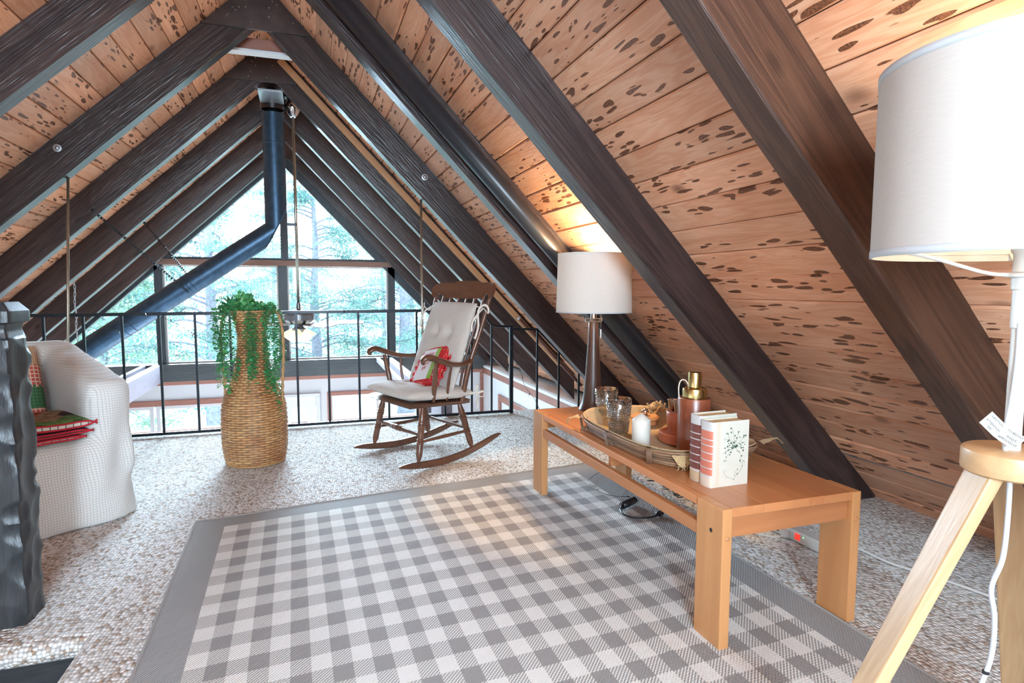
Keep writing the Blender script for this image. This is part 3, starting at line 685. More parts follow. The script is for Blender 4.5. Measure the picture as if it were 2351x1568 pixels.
# ================================================================ stove pipe
PY = 6.38
sp_ = empty('stove_pipe', (-.257, PY, 0), label='big black stove pipe that bends down to the left in front of the window', cat='pipe')
R_ = .1
elb = Vector((0, 0, 1.70)); dn = Vector((-1.62, 0, -1.13)).normalized()
bm = bmesh.new(); lathe(bm, [(R_, 1.70), (R_, 2.80)], 40, close=False)
bmesh.ops.bisect_plane(bm, geom=bm.verts[:] + bm.edges[:] + bm.faces[:], plane_co=elb, plane_no=(Vector((0, 0, 1)) - dn), clear_inner=False)
bm.free()
def mitred(a, b_, plane_pt, plane_no, keep):
    """cylinder a->b cut by the mitre plane"""
    bm = bmesh.new(); a = Vector(a); b_ = Vector(b_); z = (b_ - a).normalized(); x = Vector((0, 1, 0)); y = z.cross(x)
    rings = []
    for p0, isend in ((a, 0), (b_, 1)):
        ring = []
        for k in range(44):
            c_ = p0 + x * cos(2 * pi * k / 44) * R_ + y * sin(2 * pi * k / 44) * R_
            if isend: c_ = c_ + z * ((plane_pt - c_).dot(plane_no) / z.dot(plane_no))
            ring.append(bm.verts.new(c_))
        rings.append(ring)
    A, B = rings
    for k in range(44): bm.faces.new((A[k], A[(k + 1) % 44], B[(k + 1) % 44], B[k]))
    return bm
pn = (Vector((0, 0, 1)) - dn).normalized()
pn = (Vector((0, 0, 1)) + (-dn)).normalized(); plane_no = (Vector((0, 0, 1)) + dn).normalized()
link('upright_pipe', mitred((0, 0, 2.79), elb, elb, plane_no, 0), M_pipe, sp_, smooth=True)
link('sloping_pipe', mitred(elb + dn * 3.3, elb, elb, plane_no, 0), M_pipe, sp_, smooth=True)
bm = bmesh.new(); lathe(bm, [(.112, 2.82), (.112, 2.99)], 40, close=False); lathe(bm, [(.101, 2.83), (.112, 2.82)], 40, close=False); lathe(bm, [(.112, 2.985), (.14, 3.0), (.14, 3.14)], 40, close=False)
link('collar', bm, M_pipetop, sp_, smooth=True)
bm = bmesh.new(); lathe(bm, [(R_ + .001, 2.50), (R_ + .004, 2.503), (R_ + .004, 2.508), (R_ + .001, 2.512)], 40, close=False); link('seam', bm, M_pipe, sp_, smooth=True)
for s_ in (.92, .96, 1.55, 1.62):
    bm = bmesh.new(); Mx = frame(elb + dn * s_, (0, 1, 0), Vector((0, 1, 0)).cross(dn) * -1)
    zz = Mx.to_3x3().col[2]
    lathe(bm, [(R_ + .0005, -.004), (R_ + .004, -.001), (R_ + .004, .003), (R_ + .0005, .006)], 40, Mx, close=False); link('seam', bm, M_pipe, sp_, smooth=True)
bm = bmesh.new(); box(bm, R_ - .005, .185, -.012, .012, 1.735, 1.762, bev=.002); link('rod_bracket', bm, M_iron, sp_)
# perforated straps that carry the sloping pipe
def strap(a, b_, label):
    a, b_ = Vector(a), Vector(b_); d = b_ - a; s_ = empty('hanger_strap', a, label=label, cat='strap')
    bm = bmesh.new(); x = d.normalized(); up_ = Vector((0, -1, 0)); up_ = (up_ - up_.dot(x) * x).normalized(); side = x.cross(up_)
    ln = d.length; pitch = .028; n_ = int(ln / pitch); hw, hh = .010, .005
    def P(u, v): return x * u + side * v
    for k in range(n_):
        u0 = k * pitch; u1 = u0 + pitch; c0, c1 = u0 + pitch / 2 - .006, u0 + pitch / 2 + .006
        for (ua, ub, va, vb) in ((u0, c0, -hw, hw), (c1, u1, -hw, hw), (c0, c1, -hw, -hh), (c0, c1, hh, hw)):
            q = [P(ua, va), P(ub, va), P(ub, vb), P(ua, vb)]
            lo = [bm.verts.new(p) for p in q]; hi = [bm.verts.new(p + up_ * .0015) for p in q]
            bm.faces.new(lo[::-1]); bm.faces.new(hi)
            for i in range(4): bm.faces.new((lo[i], lo[(i + 1) % 4], hi[(i + 1) % 4], hi[i]))
    link('band', bm, M_iron, s_)
    bm = bmesh.new(); lathe(bm, [(.012, -.002), (.012, .002), (.006, .008)], 10, frame((0, 0, 0), (1, 0, 0), (0, 0, 1))); link('screw', bm, M_iron, s_)
strap((-1.624, 5.81, 1.752), (-1.02, 6.28, 1.075), 'longer perforated metal strap down to the sloping pipe')
strap((-1.499, 6.925, 1.768), (-1.015, 6.40, 1.20), 'shorter perforated metal strap down to the sloping pipe')
# ================================================================ chain
ch = empty('hanging_chain', (-2.143, 6.99, 1.19), label='steel chain hanging behind the railing at the left', cat='chain')
bm = bmesh.new(); k = 0; z = 0
def chain_link(bm, c, ax, L_=.045, w_=.016, r=.0032):
    pts = []
    for j in range(14):
        a = 2 * pi * j / 14; pts.append(Vector(c) + ax * cos(a) * w_ * .5 + Vector((0, 0, 1)) * sin(a) * L_ * .5)
    fr = pts; rings = []
    for j, p in enumerate(pts):
        t = (pts[(j + 1) % 14] - pts[j - 1]).normalized(); nn = ax.cross(Vector((0, 0, 1))).normalized(); bb_ = t.cross(nn)
        rings.append([bm.verts.new(p + nn * cos(2 * pi * q / 5) * r + bb_ * sin(2 * pi * q / 5) * r) for q in range(5)])
    for j in range(14):
        A, B = rings[j], rings[(j + 1) % 14]
        for q in range(5): bm.faces.new((A[q], A[(q + 1) % 5], B[(q + 1) % 5], B[q]))
for k in range(34): chain_link(bm, (0.004 * sin(k * .9), 0, -.02 - .036 * k), Vector((1, 0, 0)) if k % 2 else Vector((.2, .98, 0)))
link('links', bm, M_galv, ch, smooth=True)

# ================================================================ ceiling fan
FX, FY, FZ = -.075, 6.42, .86
fan = empty('ceiling_fan', (FX, FY, FZ), label='ceiling fan with lit frosted glass lamps hanging on a long rod', cat='fan')
bm = bmesh.new(); tube(bm, [(0, 0, .1), (0, 0, 2.0)], .014, 12); link('down_rod', bm, M_rod, fan, smooth=True)
bm = bmesh.new(); lathe(bm, [(.02, 1.92), (.035, 1.93), (.045, 1.95), (.07, 2.0), (.075, 2.03), (.06, 2.05), (.05, 2.16)], 24); link('canopy', bm, M_chrome, fan, smooth=True)
bm = bmesh.new(); box(bm, -.09, .09, -.05, .05, 2.10, 2.22, bev=.004); link('mounting_block', bm, M_raft, fan)
bm = bmesh.new(); lathe(bm, [(.018, .12), (.022, .06), (.05, .045), (.15, .018), (.155, .01), (.15, .005), (.15, -.0)], 36); M_fan = plain('antique_pewter', (0.22, 0.22, 0.24), 0.3, metal=0.8); auto_smooth(link('motor_cap', bm, M_fan, fan))
bm = bmesh.new(); lathe(bm, [(.145, 0), (.145, -.05), (.12, -.075), (.09, -.09)], 36); auto_smooth(link('motor_housing', bm, M_fan, fan))
bm = bmesh.new()
for k in range(56):
    a = 2 * pi * k / 56; box(bm, .146, .150, -.003, .003, -.048, -.002, mtx=Rz(a))
link('vents', bm, M_galv, fan)
bm = bmesh.new(); lathe(bm, [(.04, -.08), (.045, -.12), (.06, -.14), (.05, -.17), (.02, -.185)], 24); auto_smooth(link('lamp_hub', bm, M_fan, fan))
M_blade = wood('whitewashed_blade', (0.46, 0.42, 0.42), (0.34, 0.30, 0.30), rough=0.4, bump=0.05, knots=0, axis=0)
bm = bmesh.new(); prism(bm, [(.20, -.055), (.60, -.075), (.635, -.06), (.645, 0), (.635, .06), (.60, .075), (.20, .055)], -.004, .004, bev=.001)
bme = bpy.data.meshes.new('blade'); bm.to_mesh(bme); bm.free()
bm = bmesh.new(); prism(bm, [(.05, -.012), (.13, -.02), (.26, -.035), (.27, 0), (.26, .035), (.13, .02), (.05, .012)], -.01, -.004)
ame = bpy.data.meshes.new('arm'); bm.to_mesh(ame); bm.free()
for a in (8, -62, -134, 80, 152):
    Mb = T(0, 0, -.085) @ Rz(radians(a)) @ Rx(radians(12))
    b_o = link('blade', bme, M_blade, fan, Mb); link('blade_iron', ame, M_fan, b_o)
mt, ns, ls, b = mat('glowing_frosted_glass'); M_fglass = mt
b.inputs['Base Color'].default_value = (0.9, 0.85, 0.6, 1); b.inputs['Emission Color'].default_value = (1.0, 0.86, 0.50, 1); b.inputs['Emission Strength'].default_value = 0.8; b.inputs['Roughness'].default_value = 0.4
bm = bmesh.new(); lathe(bm, [(.018, 0), (.026, -.01), (.045, -.05), (.058, -.085), (.066, -.10)], 20, close=False); gme = bpy.data.meshes.new('glass_shade'); bm.to_mesh(gme); bm.free()
bm = bmesh.new(); lathe(bm, [(.0, .02), (.016, .018), (.02, .0), (.019, -.015)], 14); sme = bpy.data.meshes.new('socket'); bm.to_mesh(sme); bm.free()
for k in range(4):
    a = radians(-100 + 90 * k)
    Ms = T(cos(a) * .055, sin(a) * .055, -.15) @ Rz(a) @ Ry(radians(-38))
    g_ = link('glass_shade', gme, M_fglass, fan, Ms, smooth=True); link('socket', sme, M_chrome, g_, smooth=True)

# ================================================================ black duct along the third rafter
dc = empty('black_duct', (0, 3.41, 0), label='thick black pipe running down along the third rafter', cat='pipe')
d, n, t = slope_frame(1); a0 = Vector((XR, -.02, ZI)) + n * -.072
bm = bmesh.new(); tube(bm, [a0 + d * .25, a0 + d * 4.02], .055, 28, caps=True); link('pipe', bm, M_blackpipe, dc, smooth=True)

# ================================================================ carved newel post
M_post = wood('charred_carved_wood', (0.040, 0.046, 0.052), (0.012, 0.014, 0.018), scale=3, rough=0.40, stretch=5, bump=0.25, knots=0.4, vary=0, axis=2)
bm = bmesh.new(); hw = .085; nz, na = 150, 96
rngp = random.Random(3)
scoops = []
for side in range(4):
    for zc in [x * .105 + .05 for x in range(10)]:
        scoops.append((side, zc + rngp.uniform(-.03, .03), rngp.uniform(-.05, .05), rngp.uniform(.05, .085)))
    for zc in [x * .13 + .03 for x in range(8)]:   # bites out of the arrises
        scoops.append((side + .5, zc + rngp.uniform(-.05, .05), 0, rngp.uniform(.025, .085)))
rings = []
ztop = 1.075
for j in range(nz + 1):
    z = ztop * j / nz; ring = []
    w = hw
    if z > 1.005: w = hw * (1.03 if z < 1.045 else 1.03 - (z - 1.045) * 9)
    elif z > .96: w = hw * (0.80 + abs(z - .985) * 6 * .5)
    for k in range(na):
        a = 2 * pi * k / na; ca, sa = cos(a), sin(a)
        e = 16.0; r = w / ((abs(ca) ** e + abs(sa) ** e) ** (1 / e))
        x, y = r * ca, r * sa
        if z < .96:
            dep = 0
            for (side, zc, off, rad) in scoops:
                aa = side * pi / 2; cx, cy = cos(aa), sin(aa)
                if side % 1 == 0:
                    tx, ty = -cy, cx
                    if x * cx + y * cy < w * .9: continue
                    dd = (((x * tx + y * ty - off) / rad) ** 2 + ((z - zc) / (rad * .95)) ** 2)
                    if dd < 1: dep = max(dep, (1 - dd) * .009)
                else:
                    px, py = cx * w * 1.38, cy * w * 1.38
                    dd = (((x - px) ** 2 + (y - py) ** 2) / (.055 ** 2) + ((z - zc) / rad) ** 2)
                    if dd < 1: dep = max(dep, (1 - dd) * .013)
            rr = sqrt(x * x + y * y); x -= x / rr * dep; y -= y / rr * dep
        ring.append(bm.verts.new((x, y, z)))
    rings.append(ring)
for A, B in zip(rings, rings[1:]):
    for k in range(na): bm.faces.new((A[k], A[(k + 1) % na], B[(k + 1) % na], B[k]))
bm.faces.new(rings[-1])
o = link('newel_post', bm, M_post, None, T(-.985, 2.418, 0)); auto_smooth(o, 22); tag(o, 'dark hand-carved wooden newel post at the stair opening', 'post')
# ================================================================ gingham rug
M_rug, ns, ls, b = mat('gingham_rug')
tc = N(ns, 'TexCoord'); sp = N(ns, 'SeparateXYZ'); ls.new(tc.outputs['UV'], sp.inputs[0])   # uv in metres
def stripes(out, start, pitch):
    a = N(ns, 'Math', operation='SUBTRACT'); ls.new(out, a.inputs[0]); a.inputs[1].default_value = start
    d_ = N(ns, 'Math', operation='DIVIDE'); ls.new(a.outputs[0], d_.inputs[0]); d_.inputs[1].default_value = pitch
    f_ = N(ns, 'Math', operation='FRACT'); ls.new(d_.outputs[0], f_.inputs[0])
    g_ = N(ns, 'Math', operation='GREATER_THAN'); ls.new(f_.outputs[0], g_.inputs[0]); g_.inputs[1].default_value = .5; return g_.outputs[0]
sxx = stripes(sp.outputs['X'], .135, .119); syy = stripes(sp.outputs['Y'], .135, .155)
ad = N(ns, 'Math', operation='ADD'); ls.new(sxx, ad.inputs[0]); ls.new(syy, ad.inputs[1])
# twill hatch for the half-tone squares
s1 = N(ns, 'Math', operation='MULTIPLY_ADD'); ls.new(sp.outputs['Y'], s1.inputs[0]); s1.inputs[1].default_value = 1.0; ls.new(sp.outputs['X'], s1.inputs[2])
s2 = N(ns, 'Math', operation='MULTIPLY'); ls.new(s1.outputs[0], s2.inputs[0]); s2.inputs[1].default_value = 2 * pi / .0125
s3 = N(ns, 'Math', operation='SINE'); ls.new(s2.outputs[0], s3.inputs[0])
q1 = N(ns, 'Math', operation='MULTIPLY'); ls.new(sp.outputs['Y'], q1.inputs[0]); q1.inputs[1].default_value = 2 * pi / .009
q2 = N(ns, 'Math', operation='SINE'); ls.new(q1.outputs[0], q2.inputs[0])
hs = N(ns, 'Math', operation='MULTIPLY_ADD'); ls.new(q2.outputs[0], hs.inputs[0]); hs.inputs[1].default_value = .45; ls.new(s3.outputs[0], hs.inputs[2])
hm = N(ns, 'MapRange'); ls.new(hs.outputs[0], hm.inputs[0]); hm.inputs[1].default_value = -.7; hm.inputs[2].default_value = .7
LT, DK = (0.74, 0.73, 0.70), (0.30, 0.29, 0.285)
half = mixc(ns, ls, hm.outputs[0], DK, LT)
e1 = N(ns, 'Math', operation='GREATER_THAN'); ls.new(ad.outputs[0], e1.inputs[0]); e1.inputs[1].default_value = .5
e2 = N(ns, 'Math', operation='GREATER_THAN'); ls.new(ad.outputs[0], e2.inputs[0]); e2.inputs[1].default_value = 1.5
c = mixc(ns, ls, e1.outputs[0], LT, half); c = mixc(ns, ls, e2.outputs[0], c, DK)
# plain border
RW, RLn = 2.21, 3.2
def inside(out, lo, hi):
    a = N(ns, 'Math', operation='GREATER_THAN'); ls.new(out, a.inputs[0]); a.inputs[1].default_value = lo
    c_ = N(ns, 'Math', operation='LESS_THAN'); ls.new(out, c_.inputs[0]); c_.inputs[1].default_value = hi
    m_ = N(ns, 'Math', operation='MULTIPLY'); ls.new(a.outputs[0], m_.inputs[0]); ls.new(c_.outputs[0], m_.inputs[1]); return m_.outputs[0]
mi_ = N(ns, 'Math', operation='MULTIPLY'); ls.new(inside(sp.outputs['X'], .135, RW - .135), mi_.inputs[0]); ls.new(inside(sp.outputs['Y'], .135, RLn - .135), mi_.inputs[1])
c = mixc(ns, ls, mi_.outputs[0], (0.32, 0.32, 0.32), c)
fn = N(ns, 'TexNoise', i_Scale=420.0, i_Detail=2.0); ls.new(tc.outputs['UV'], fn.inputs['Vector'])
fr_ = ramp(ns, [(0.3, .80), (.7, 1.0)]); ls.new(fn.outputs['Fac'], fr_.inputs[0]); c = mixc(ns, ls, 1.0, c, fr_.outputs[0], 'MULTIPLY')
ls.new(c, b.inputs['Base Color']); b.inputs['Roughness'].default_value = .9; b.inputs['Specular IOR Level'].default_value = .15
bp = N(ns, 'Bump', i_Strength=.5, i_Distance=.0015); ls.new(hs.outputs[0], bp.inputs['Height']); ls.new(bp.outputs[0], b.inputs['Normal'])
A_, B_, C_, D_ = Vector((-.527, 3.149, 0)), Vector((1.665, 3.44, 0)), Vector((1.69, .02, 0)), Vector((-.46, .02, 0))   # far left, far right, near right, near left
nu, nv = 110, 150; bm = bmesh.new(); uvl = bm.loops.layers.uv.new('uv'); gg = []
for j in range(nv + 1):
    row = []
    for i in range(nu + 1):
        u, v = i / nu, j / nv
        p = (A_ * (1 - u) + B_ * u) * (1 - v) + (D_ * (1 - u) + C_ * u) * v
        h_ = .010
        h_ += .004 * noise.noise(Vector((p.x * 1.3, p.y * 7.0, 0))) * max(0, 1 - p.x * 1.2) + .002 * noise.noise(Vector((p.x * 4, p.y * 4, 3)))
        h_ += .008 * math.exp(-((p.x - 1.035) / .012) ** 2) * (0.4 + .6 * max(0, noise.noise(Vector((2, p.y * 1.4, 0))) + .4))
        if j == 0: p = p + Vector((0, .012 * noise.noise(Vector((p.x * 2.2, 9, 0))), 0))
        row.append((bm.verts.new((p.x, p.y, h_)), (u * RW, v * RLn)))
    gg.append(row)
for j in range(nv):
    for i in range(nu):
        q = (gg[j][i], gg[j + 1][i], gg[j + 1][i + 1], gg[j][i + 1]); f = bm.faces.new([x[0] for x in q])
        for lp, x in zip(f.loops, q): lp[uvl].uv = x[1]
rug = link('rug', bm, M_rug, smooth=True); tag(rug, 'grey and cream gingham check rug with plain grey border', 'rug')
M_bind = plain('rug_binding', (0.30, 0.29, 0.28), .9, bump=.5, bscale=300)
bm = bmesh.new(); e_ = [gg_ for gg_ in []]
me_ = rug.data; 
def rv(i, j): return Vector(me_.vertices[j * (nu + 1) + i].co)
loop = [rv(i, 0) for i in range(nu + 1)] + [rv(nu, j) for j in range(1, nv + 1)] + [rv(i, nv) for i in range(nu - 1, -1, -1)] + [rv(0, j) for j in range(nv - 1, 0, -1)]
tube(bm, [p - Vector((0, 0, .003)) for p in loop], .0065, 6, closed=True); link('binding', bm, M_bind, rug, smooth=True)

# ================================================================ coffee table
TX0, TX1, TY0, TY1, TH = 1.178, 1.728, 1.475, 3.09, .455
tb = empty('coffee_table', (TX0, TY0, 0), label='low honey-coloured beech coffee table standing half on the rug', cat='table')
W_, L_ = TX1 - TX0, TY1 - TY0
lt, lw = .036, .130
def tpart(name, x0, x1, y0, y1, z0, z1, mt, bev=.004, dz=0):
    bm = bmesh.new(); cx, cy, cz = (x0 + x1) / 2, (y0 + y1) / 2, (z0 + z1) / 2
    box(bm, x0 - cx, x1 - cx, y0 - cy, y1 - cy, z0 - cz, z1 - cz, bev=bev, seg=2); return link(name, bm, mt, tb, T(cx, cy, cz))
for x0 in (0, W_ - lt):
    for y0 in (0, L_ - lw):
        lg = tpart('leg', x0, x0 + lt, y0, y0 + lw, 0.004, TH, M_tablez)
        if y0 == 0:
            bm = bmesh.new(); lathe(bm, [(.008, 0), (.0078, .0015), (.004, .0025), (0, .003)], 14, frame((lt / 2 - .018, -.065, TH / 2 - .095), (1, 0, 0), (0, 0, 1))); link('plug', bm, M_tablez, lg, smooth=True)
            if x0 == 0:
                bm = bmesh.new(); lathe(bm, [(.0075, 0), (.006, .0006), (.005, .0003)], 14, frame((-lt / 2 - .0002, -.01, TH / 2 - .085), (0, 1, 0), (0, 0, 1)) @ Rx(pi)); link('bolt_hole', bm, M_blackplastic, lg)
for k in range(4):     # glued boards of the top
    a, c_ = lt + (W_ - 2 * lt) * k / 4, lt + (W_ - 2 * lt) * (k + 1) / 4
    tpart('top_board', a + .0004, c_ - .0004, 0.004, L_ - .004, TH - .028, TH, M_table, bev=.0012)
tpart('edge_rail', .004, lt - .001, lw + .006, L_ - lw - .006, TH - .030, TH - .002, M_table)
tpart('edge_rail', W_ - lt + .001, W_ - .004, lw + .006, L_ - lw - .006, TH - .030, TH - .002, M_table)
tpart('side_stretcher', .004, .030, lw + .002, L_ - lw - .002, TH - .125, TH - .083, M_table)
tpart('side_stretcher', W_ - .03, W_ - .004, lw + .002, L_ - lw - .002, TH - .125, TH - .083, M_table)
for y0 in (.016, L_ - .04): tpart('end_apron', lt + .001, W_ - lt - .001, y0, y0 + .024, TH - .098, TH - .030, M_tablex)
tpart('cross_rail', lt + .001, W_ - lt - .001, .78, .804, TH - .09, TH - .03, M_tablex)

# ================================================================ rocking chair
ANG = radians(20.98); Oc = Vector((.897, 4.075, 0))
Rk = empty('rocking_chair', Oc, radians(90) + ANG, label='dark walnut spindle-back rocking chair by the loft railing', cat='chair')
# local: +x = far side, +y = forward
def rp(name, pts, r, seg=12, sq=None, sm=6, mt=M_rock, parent=Rk, caps=True):
    bm = bmesh.new(); P_ = spline(pts, sm) if len(pts) > 2 else [Vector(p) for p in pts]
    if isinstance(r, (list, tuple)) and len(r) == len(pts):
        rr = []
        for i in range(len(P_)):
            f = i / (len(P_) - 1) * (len(pts) - 1); k = min(int(f), len(pts) - 2); rr.append(r[k] * (1 - (f - k)) + r[k + 1] * (f - k))
        r = rr
    tube(bm, P_, r, seg, sq=sq, caps=caps); return auto_smooth(link(name, bm, mt, parent), 50)
def turned(name, a, b_, prof, seg=16, parent=Rk):
    a, b_ = Vector(a), Vector(b_); z = (b_ - a).normalized(); x = Vector((0, 1, 0)); x = (x - x.dot(z) * z).normalized(); y = z.cross(x)
    M = Matrix((x, y, z)).transposed().to_4x4(); M.translation = a; ln = (b_ - a).length
    bm = bmesh.new(); lathe(bm, [(r, t * ln) for r, t in prof], seg); return auto_smooth(link(name, bm, M_rock, parent, M), 35)
legp = [(.010, 0), (.013, .06), (.0195, .12), (.021, .2), (.0195, .32), (.023, .335), (.023, .36), (.0195, .37), (.023, .385), (.023, .405), (.0185, .42), (.022, .5), (.021, .62), (.024, .635), (.024, .66), (.020, .67), (.024, .685), (.024, .71), (.020, .72), (.022, .78), (.015, .9), (.011, 1)]
FLB, FLT = (.295, .395, .045), (.255, .335, .385)
RLB, RLT = (.272, -.031, .062), (.225, .045, .385)
for s in (-1, 1):
    turned('leg', (s * FLB[0], FLB[1], FLB[2]), (s * FLT[0], FLT[1], FLT[2]), legp)
    turned('leg', (s * RLB[0], RLB[1], RLB[2]), (s * RLT[0], RLT[1], RLT[2]), legp)
    # runner
    bm = bmesh.new(); X = s * .283
    top = []; bot = []
    for k in range(31):
        f = k / 30; y = .535 - .815 * f; xx = s * (.311 - .055 * f)
        zb_ = .001 + ((y - .24) ** 2) * .42; th = .045 * (1 - (abs(f - .5) * 2) ** 6 * .75)
        bot.append((xx, y, zb_)); top.append((xx, y, zb_ + th))
    pr = []
    for (x, y, z), (x2, y2, z2) in zip(bot, top):
        pr.append([bm.verts.new((x - .014, y, z + .004)), bm.verts.new((x - .009, y, z)), bm.verts.new((x + .009, y, z)), bm.verts.new((x + .014, y, z + .004)), bm.verts.new((x2 + .014, y, z2 - .004)), bm.verts.new((x2 + .009, y, z2)), bm.verts.new((x2 - .009, y, z2)), bm.verts.new((x2 - .014, y, z2 - .004))])
    for A, B in zip(pr, pr[1:]):
        for k in range(8): bm.faces.new((A[k], A[(k + 1) % 8], B[(k + 1) % 8], B[k]))
    bm.faces.new(pr[0][::-1]); bm.faces.new(pr[-1]); bmesh.ops.recalc_face_normals(bm, faces=bm.faces)
    auto_smooth(link('runner', bm, M_rock, Rk), 50)
    # side stretcher
    rp('stretcher', [(s * .283, .375, .17), (s * .262, .17, .175), (s * .262, -.012, .185)], [.008, .012, .008])
sprof = [(.008, 0), (.011, .2), (.015, .36), (.015, .40), (.018, .41), (.018, .44), (.013, .45), (.019, .47), (.019, .53), (.013, .55), (.018, .56), (.018, .59), (.015, .6), (.015, .64), (.011, .8), (.008, 1)]
turned('front_stretcher', (-.283, .378, .215), (.283, .378, .215), sprof)
rp('rear_stretcher', [(-.26, .0, .2), (0, .0, .2), (.26, .0, .2)], [.008, .012, .008])
# seat: scooped slab with a rolled front
bm = bmesh.new(); nu_, nv_ = 20, 20; topg = []; botg = []
for j in range(nv_ + 1):
    v = j / nv_; y = .45 - .48 * v; tr_, br_ = [], []
    for i in range(nu_ + 1):
        u = i / nu_ * 2 - 1; hw_ = .300 - .045 * v; x = u * hw_
        z = .418 - .028 * v - .012 * (1 - u * u) * sin(pi * min(1, v * 1.1)) 
        if v < .12: z -= (1 - v / .12) ** 2 * .022
        if v > .93: z += .01
        edge = max(abs(u), abs(v * 2 - 1)) ** 14
        tr_.append(bm.verts.new((x, y, z - edge * .008))); br_.append(bm.verts.new((x * .97, y, .385 - .03 * v - .006 * (1 - v) + edge * .01)))
    topg.append(tr_); botg.append(br_)
for j in range(nv_):
    for i in range(nu_):
        bm.faces.new((topg[j][i], topg[j + 1][i], topg[j + 1][i + 1], topg[j][i + 1])); bm.faces.new((botg[j][i], botg[j][i + 1], botg[j + 1][i + 1], botg[j + 1][i]))
for i in range(nu_):
    bm.faces.new((topg[0][i], topg[0][i + 1], botg[0][i + 1], botg[0][i])); bm.faces.new((topg[-1][i + 1], topg[-1][i], botg[-1][i], botg[-1][i + 1]))
for j in range(nv_):
    bm.faces.new((topg[j + 1][0], topg[j][0], botg[j][0], botg[j + 1][0])); bm.faces.new((topg[j][-1], topg[j + 1][-1], botg[j + 1][-1], botg[j][-1]))
bmesh.ops.recalc_face_normals(bm, faces=bm.faces); auto_smooth(link('seat', bm, M_rock, Rk), 60)
# back posts and spindles
PB, PT = (.262, .035, .40), (.325, -.150, 1.07)
for s in (-1, 1):
    rp('back_post', [(s * .258, .04, .385), (s * .285, .00, .62), (s * .31, -.075, .85), (s * .325, -.150, 1.08)], [.017, .018, .015, .012])
for k in range(6):
    f = (k - 2.5) / 2.5
    rp('spindle', [(f * .19, .025, .385), (f * .21, -.02, .65), (f * .235, -.09, .88), (f * .245, -.165, 1.09)], [.0075, .009, .008, .007], 8)
# crest rail, slightly curved, with scrolled ends
prof = [(-.385, 1.10), (-.380, 1.135), (-.355, 1.158), (-.30, 1.166), (-.16, 1.166), (-.12, 1.178), (.12, 1.178), (.16, 1.166), (.30, 1.166), (.355, 1.158), (.380, 1.135), (.385, 1.10), (.375, 1.072), (.352, 1.058), (.33, 1.062), (.315, 1.08), (.29, 1.088), (.262, 1.078), (.235, 1.056), (-.235, 1.056), (-.262, 1.078), (-.29, 1.088), (-.315, 1.08), (-.33, 1.062), (-.352, 1.058), (-.375, 1.072)]
prof = [(x * .97, z) for x, z in prof]
bm = bmesh.new()
fr_v = []; bk_v = []
for x, z in prof:
    yb = -.150 - (z - 1.06) * .30 + .10 * (x / .385) ** 2 * .45 - .02
    fr_v.append(bm.verts.new((x, yb + .012, z))); bk_v.append(bm.verts.new((x, yb - .012, z)))
n_ = len(prof)
# strip the two faces in columns so that they stay smooth
cf = bm.faces.new(fr_v); cb_ = bm.faces.new(bk_v[::-1])
for i in range(n_): bm.faces.new((fr_v[i], bk_v[i], bk_v[(i + 1) % n_], fr_v[(i + 1) % n_]))
bmesh.ops.recalc_face_normals(bm, faces=bm.faces)
bmesh.ops.bevel(bm, geom=[e for e in bm.edges if len(e.link_faces) == 2 and (cf in e.link_faces or cb_ in e.link_faces)], offset=.005, segments=2, affect='EDGES')
auto_smooth(link('crest_rail', bm, M_rock, Rk), 50)
# arms
for s in (-1, 1):
    P_ = [(s * .295, -.005, .655), (s * .318, .08, .640), (s * .340, .18, .650), (s * .352, .27, .680), (s * .355, .335, .702), (s * .352, .375, .700), (s * .35, .392, .680), (s * .35, .384, .664)]
    rp('arm', P_, [.020, .024, .028, .031, .032, .030, .022, .012], 14, sq=(.62, 1.05), sm=6)
    rp('arm_post', [(s * .268, .265, .41), (s * .30, .275, .53), (s * .335, .285, .66)], [.010, .019, .013])
    rp('arm_spindle', [(s * .268, .165, .41), (s * .30, .17, .53), (s * .325, .165, .645)], [.0075, .010, .008], 10)
# ---- chair cushions
def cushion_mesh(w_, h_, t_, tufts=(), nx=40, ny=48, puff=1.0, taper=0.0, p=4.0):
    bm = bmesh.new(); F_, K_ = [], []
    for j in range(ny + 1):
        a, c_ = [], []
        for i in range(nx + 1):
            u, v = i / nx * 2 - 1, j / ny * 2 - 1
            ee = (1 - abs(u) ** p) * (1 - abs(v) ** p); th = t_ / 2 * (max(ee, 0) ** .42) * puff
            for (tu, tv, rr, dd) in tufts:
                d2 = ((u - tu) * w_ / 2) ** 2 + ((v - tv) * h_ / 2) ** 2; th -= dd * math.exp(-d2 / rr ** 2) * .5
            wv = 1 - taper * (v * .5 + .5); x = u * w_ / 2 * wv * (1 - .02 * v * v); y = v * h_ / 2 * (1 - .02 * u * u)
            wr = .0025 * noise.noise(Vector((x * 14, y * 14, w_)))
            a.append(bm.verts.new((x, y, max(th, .002) + wr))); c_.append(bm.verts.new((x, y, -max(th, .002) * .8)))
        F_.append(a); K_.append(c_)
    for j in range(ny):
        for i in range(nx):
            bm.faces.new((F_[j][i], F_[j][i + 1], F_[j + 1][i + 1], F_[j + 1][i])); bm.faces.new((K_[j][i], K_[j + 1][i], K_[j + 1][i + 1], K_[j][i + 1]))
    for i in range(nx):
        bm.faces.new((F_[0][i + 1], F_[0][i], K_[0][i], K_[0][i + 1])); bm.faces.new((F_[-1][i], F_[-1][i + 1], K_[-1][i + 1], K_[-1][i]))
    for j in range(ny):
        bm.faces.new((F_[j][0], F_[j + 1][0], K_[j + 1][0], K_[j][0])); bm.faces.new((F_[j + 1][-1], F_[j][-1], K_[j][-1], K_[j + 1][-1]))
    bmesh.ops.recalc_face_normals(bm, faces=bm.faces); return bm
RkM = Matrix.Translation(Oc) @ Rz(radians(90) + ANG)
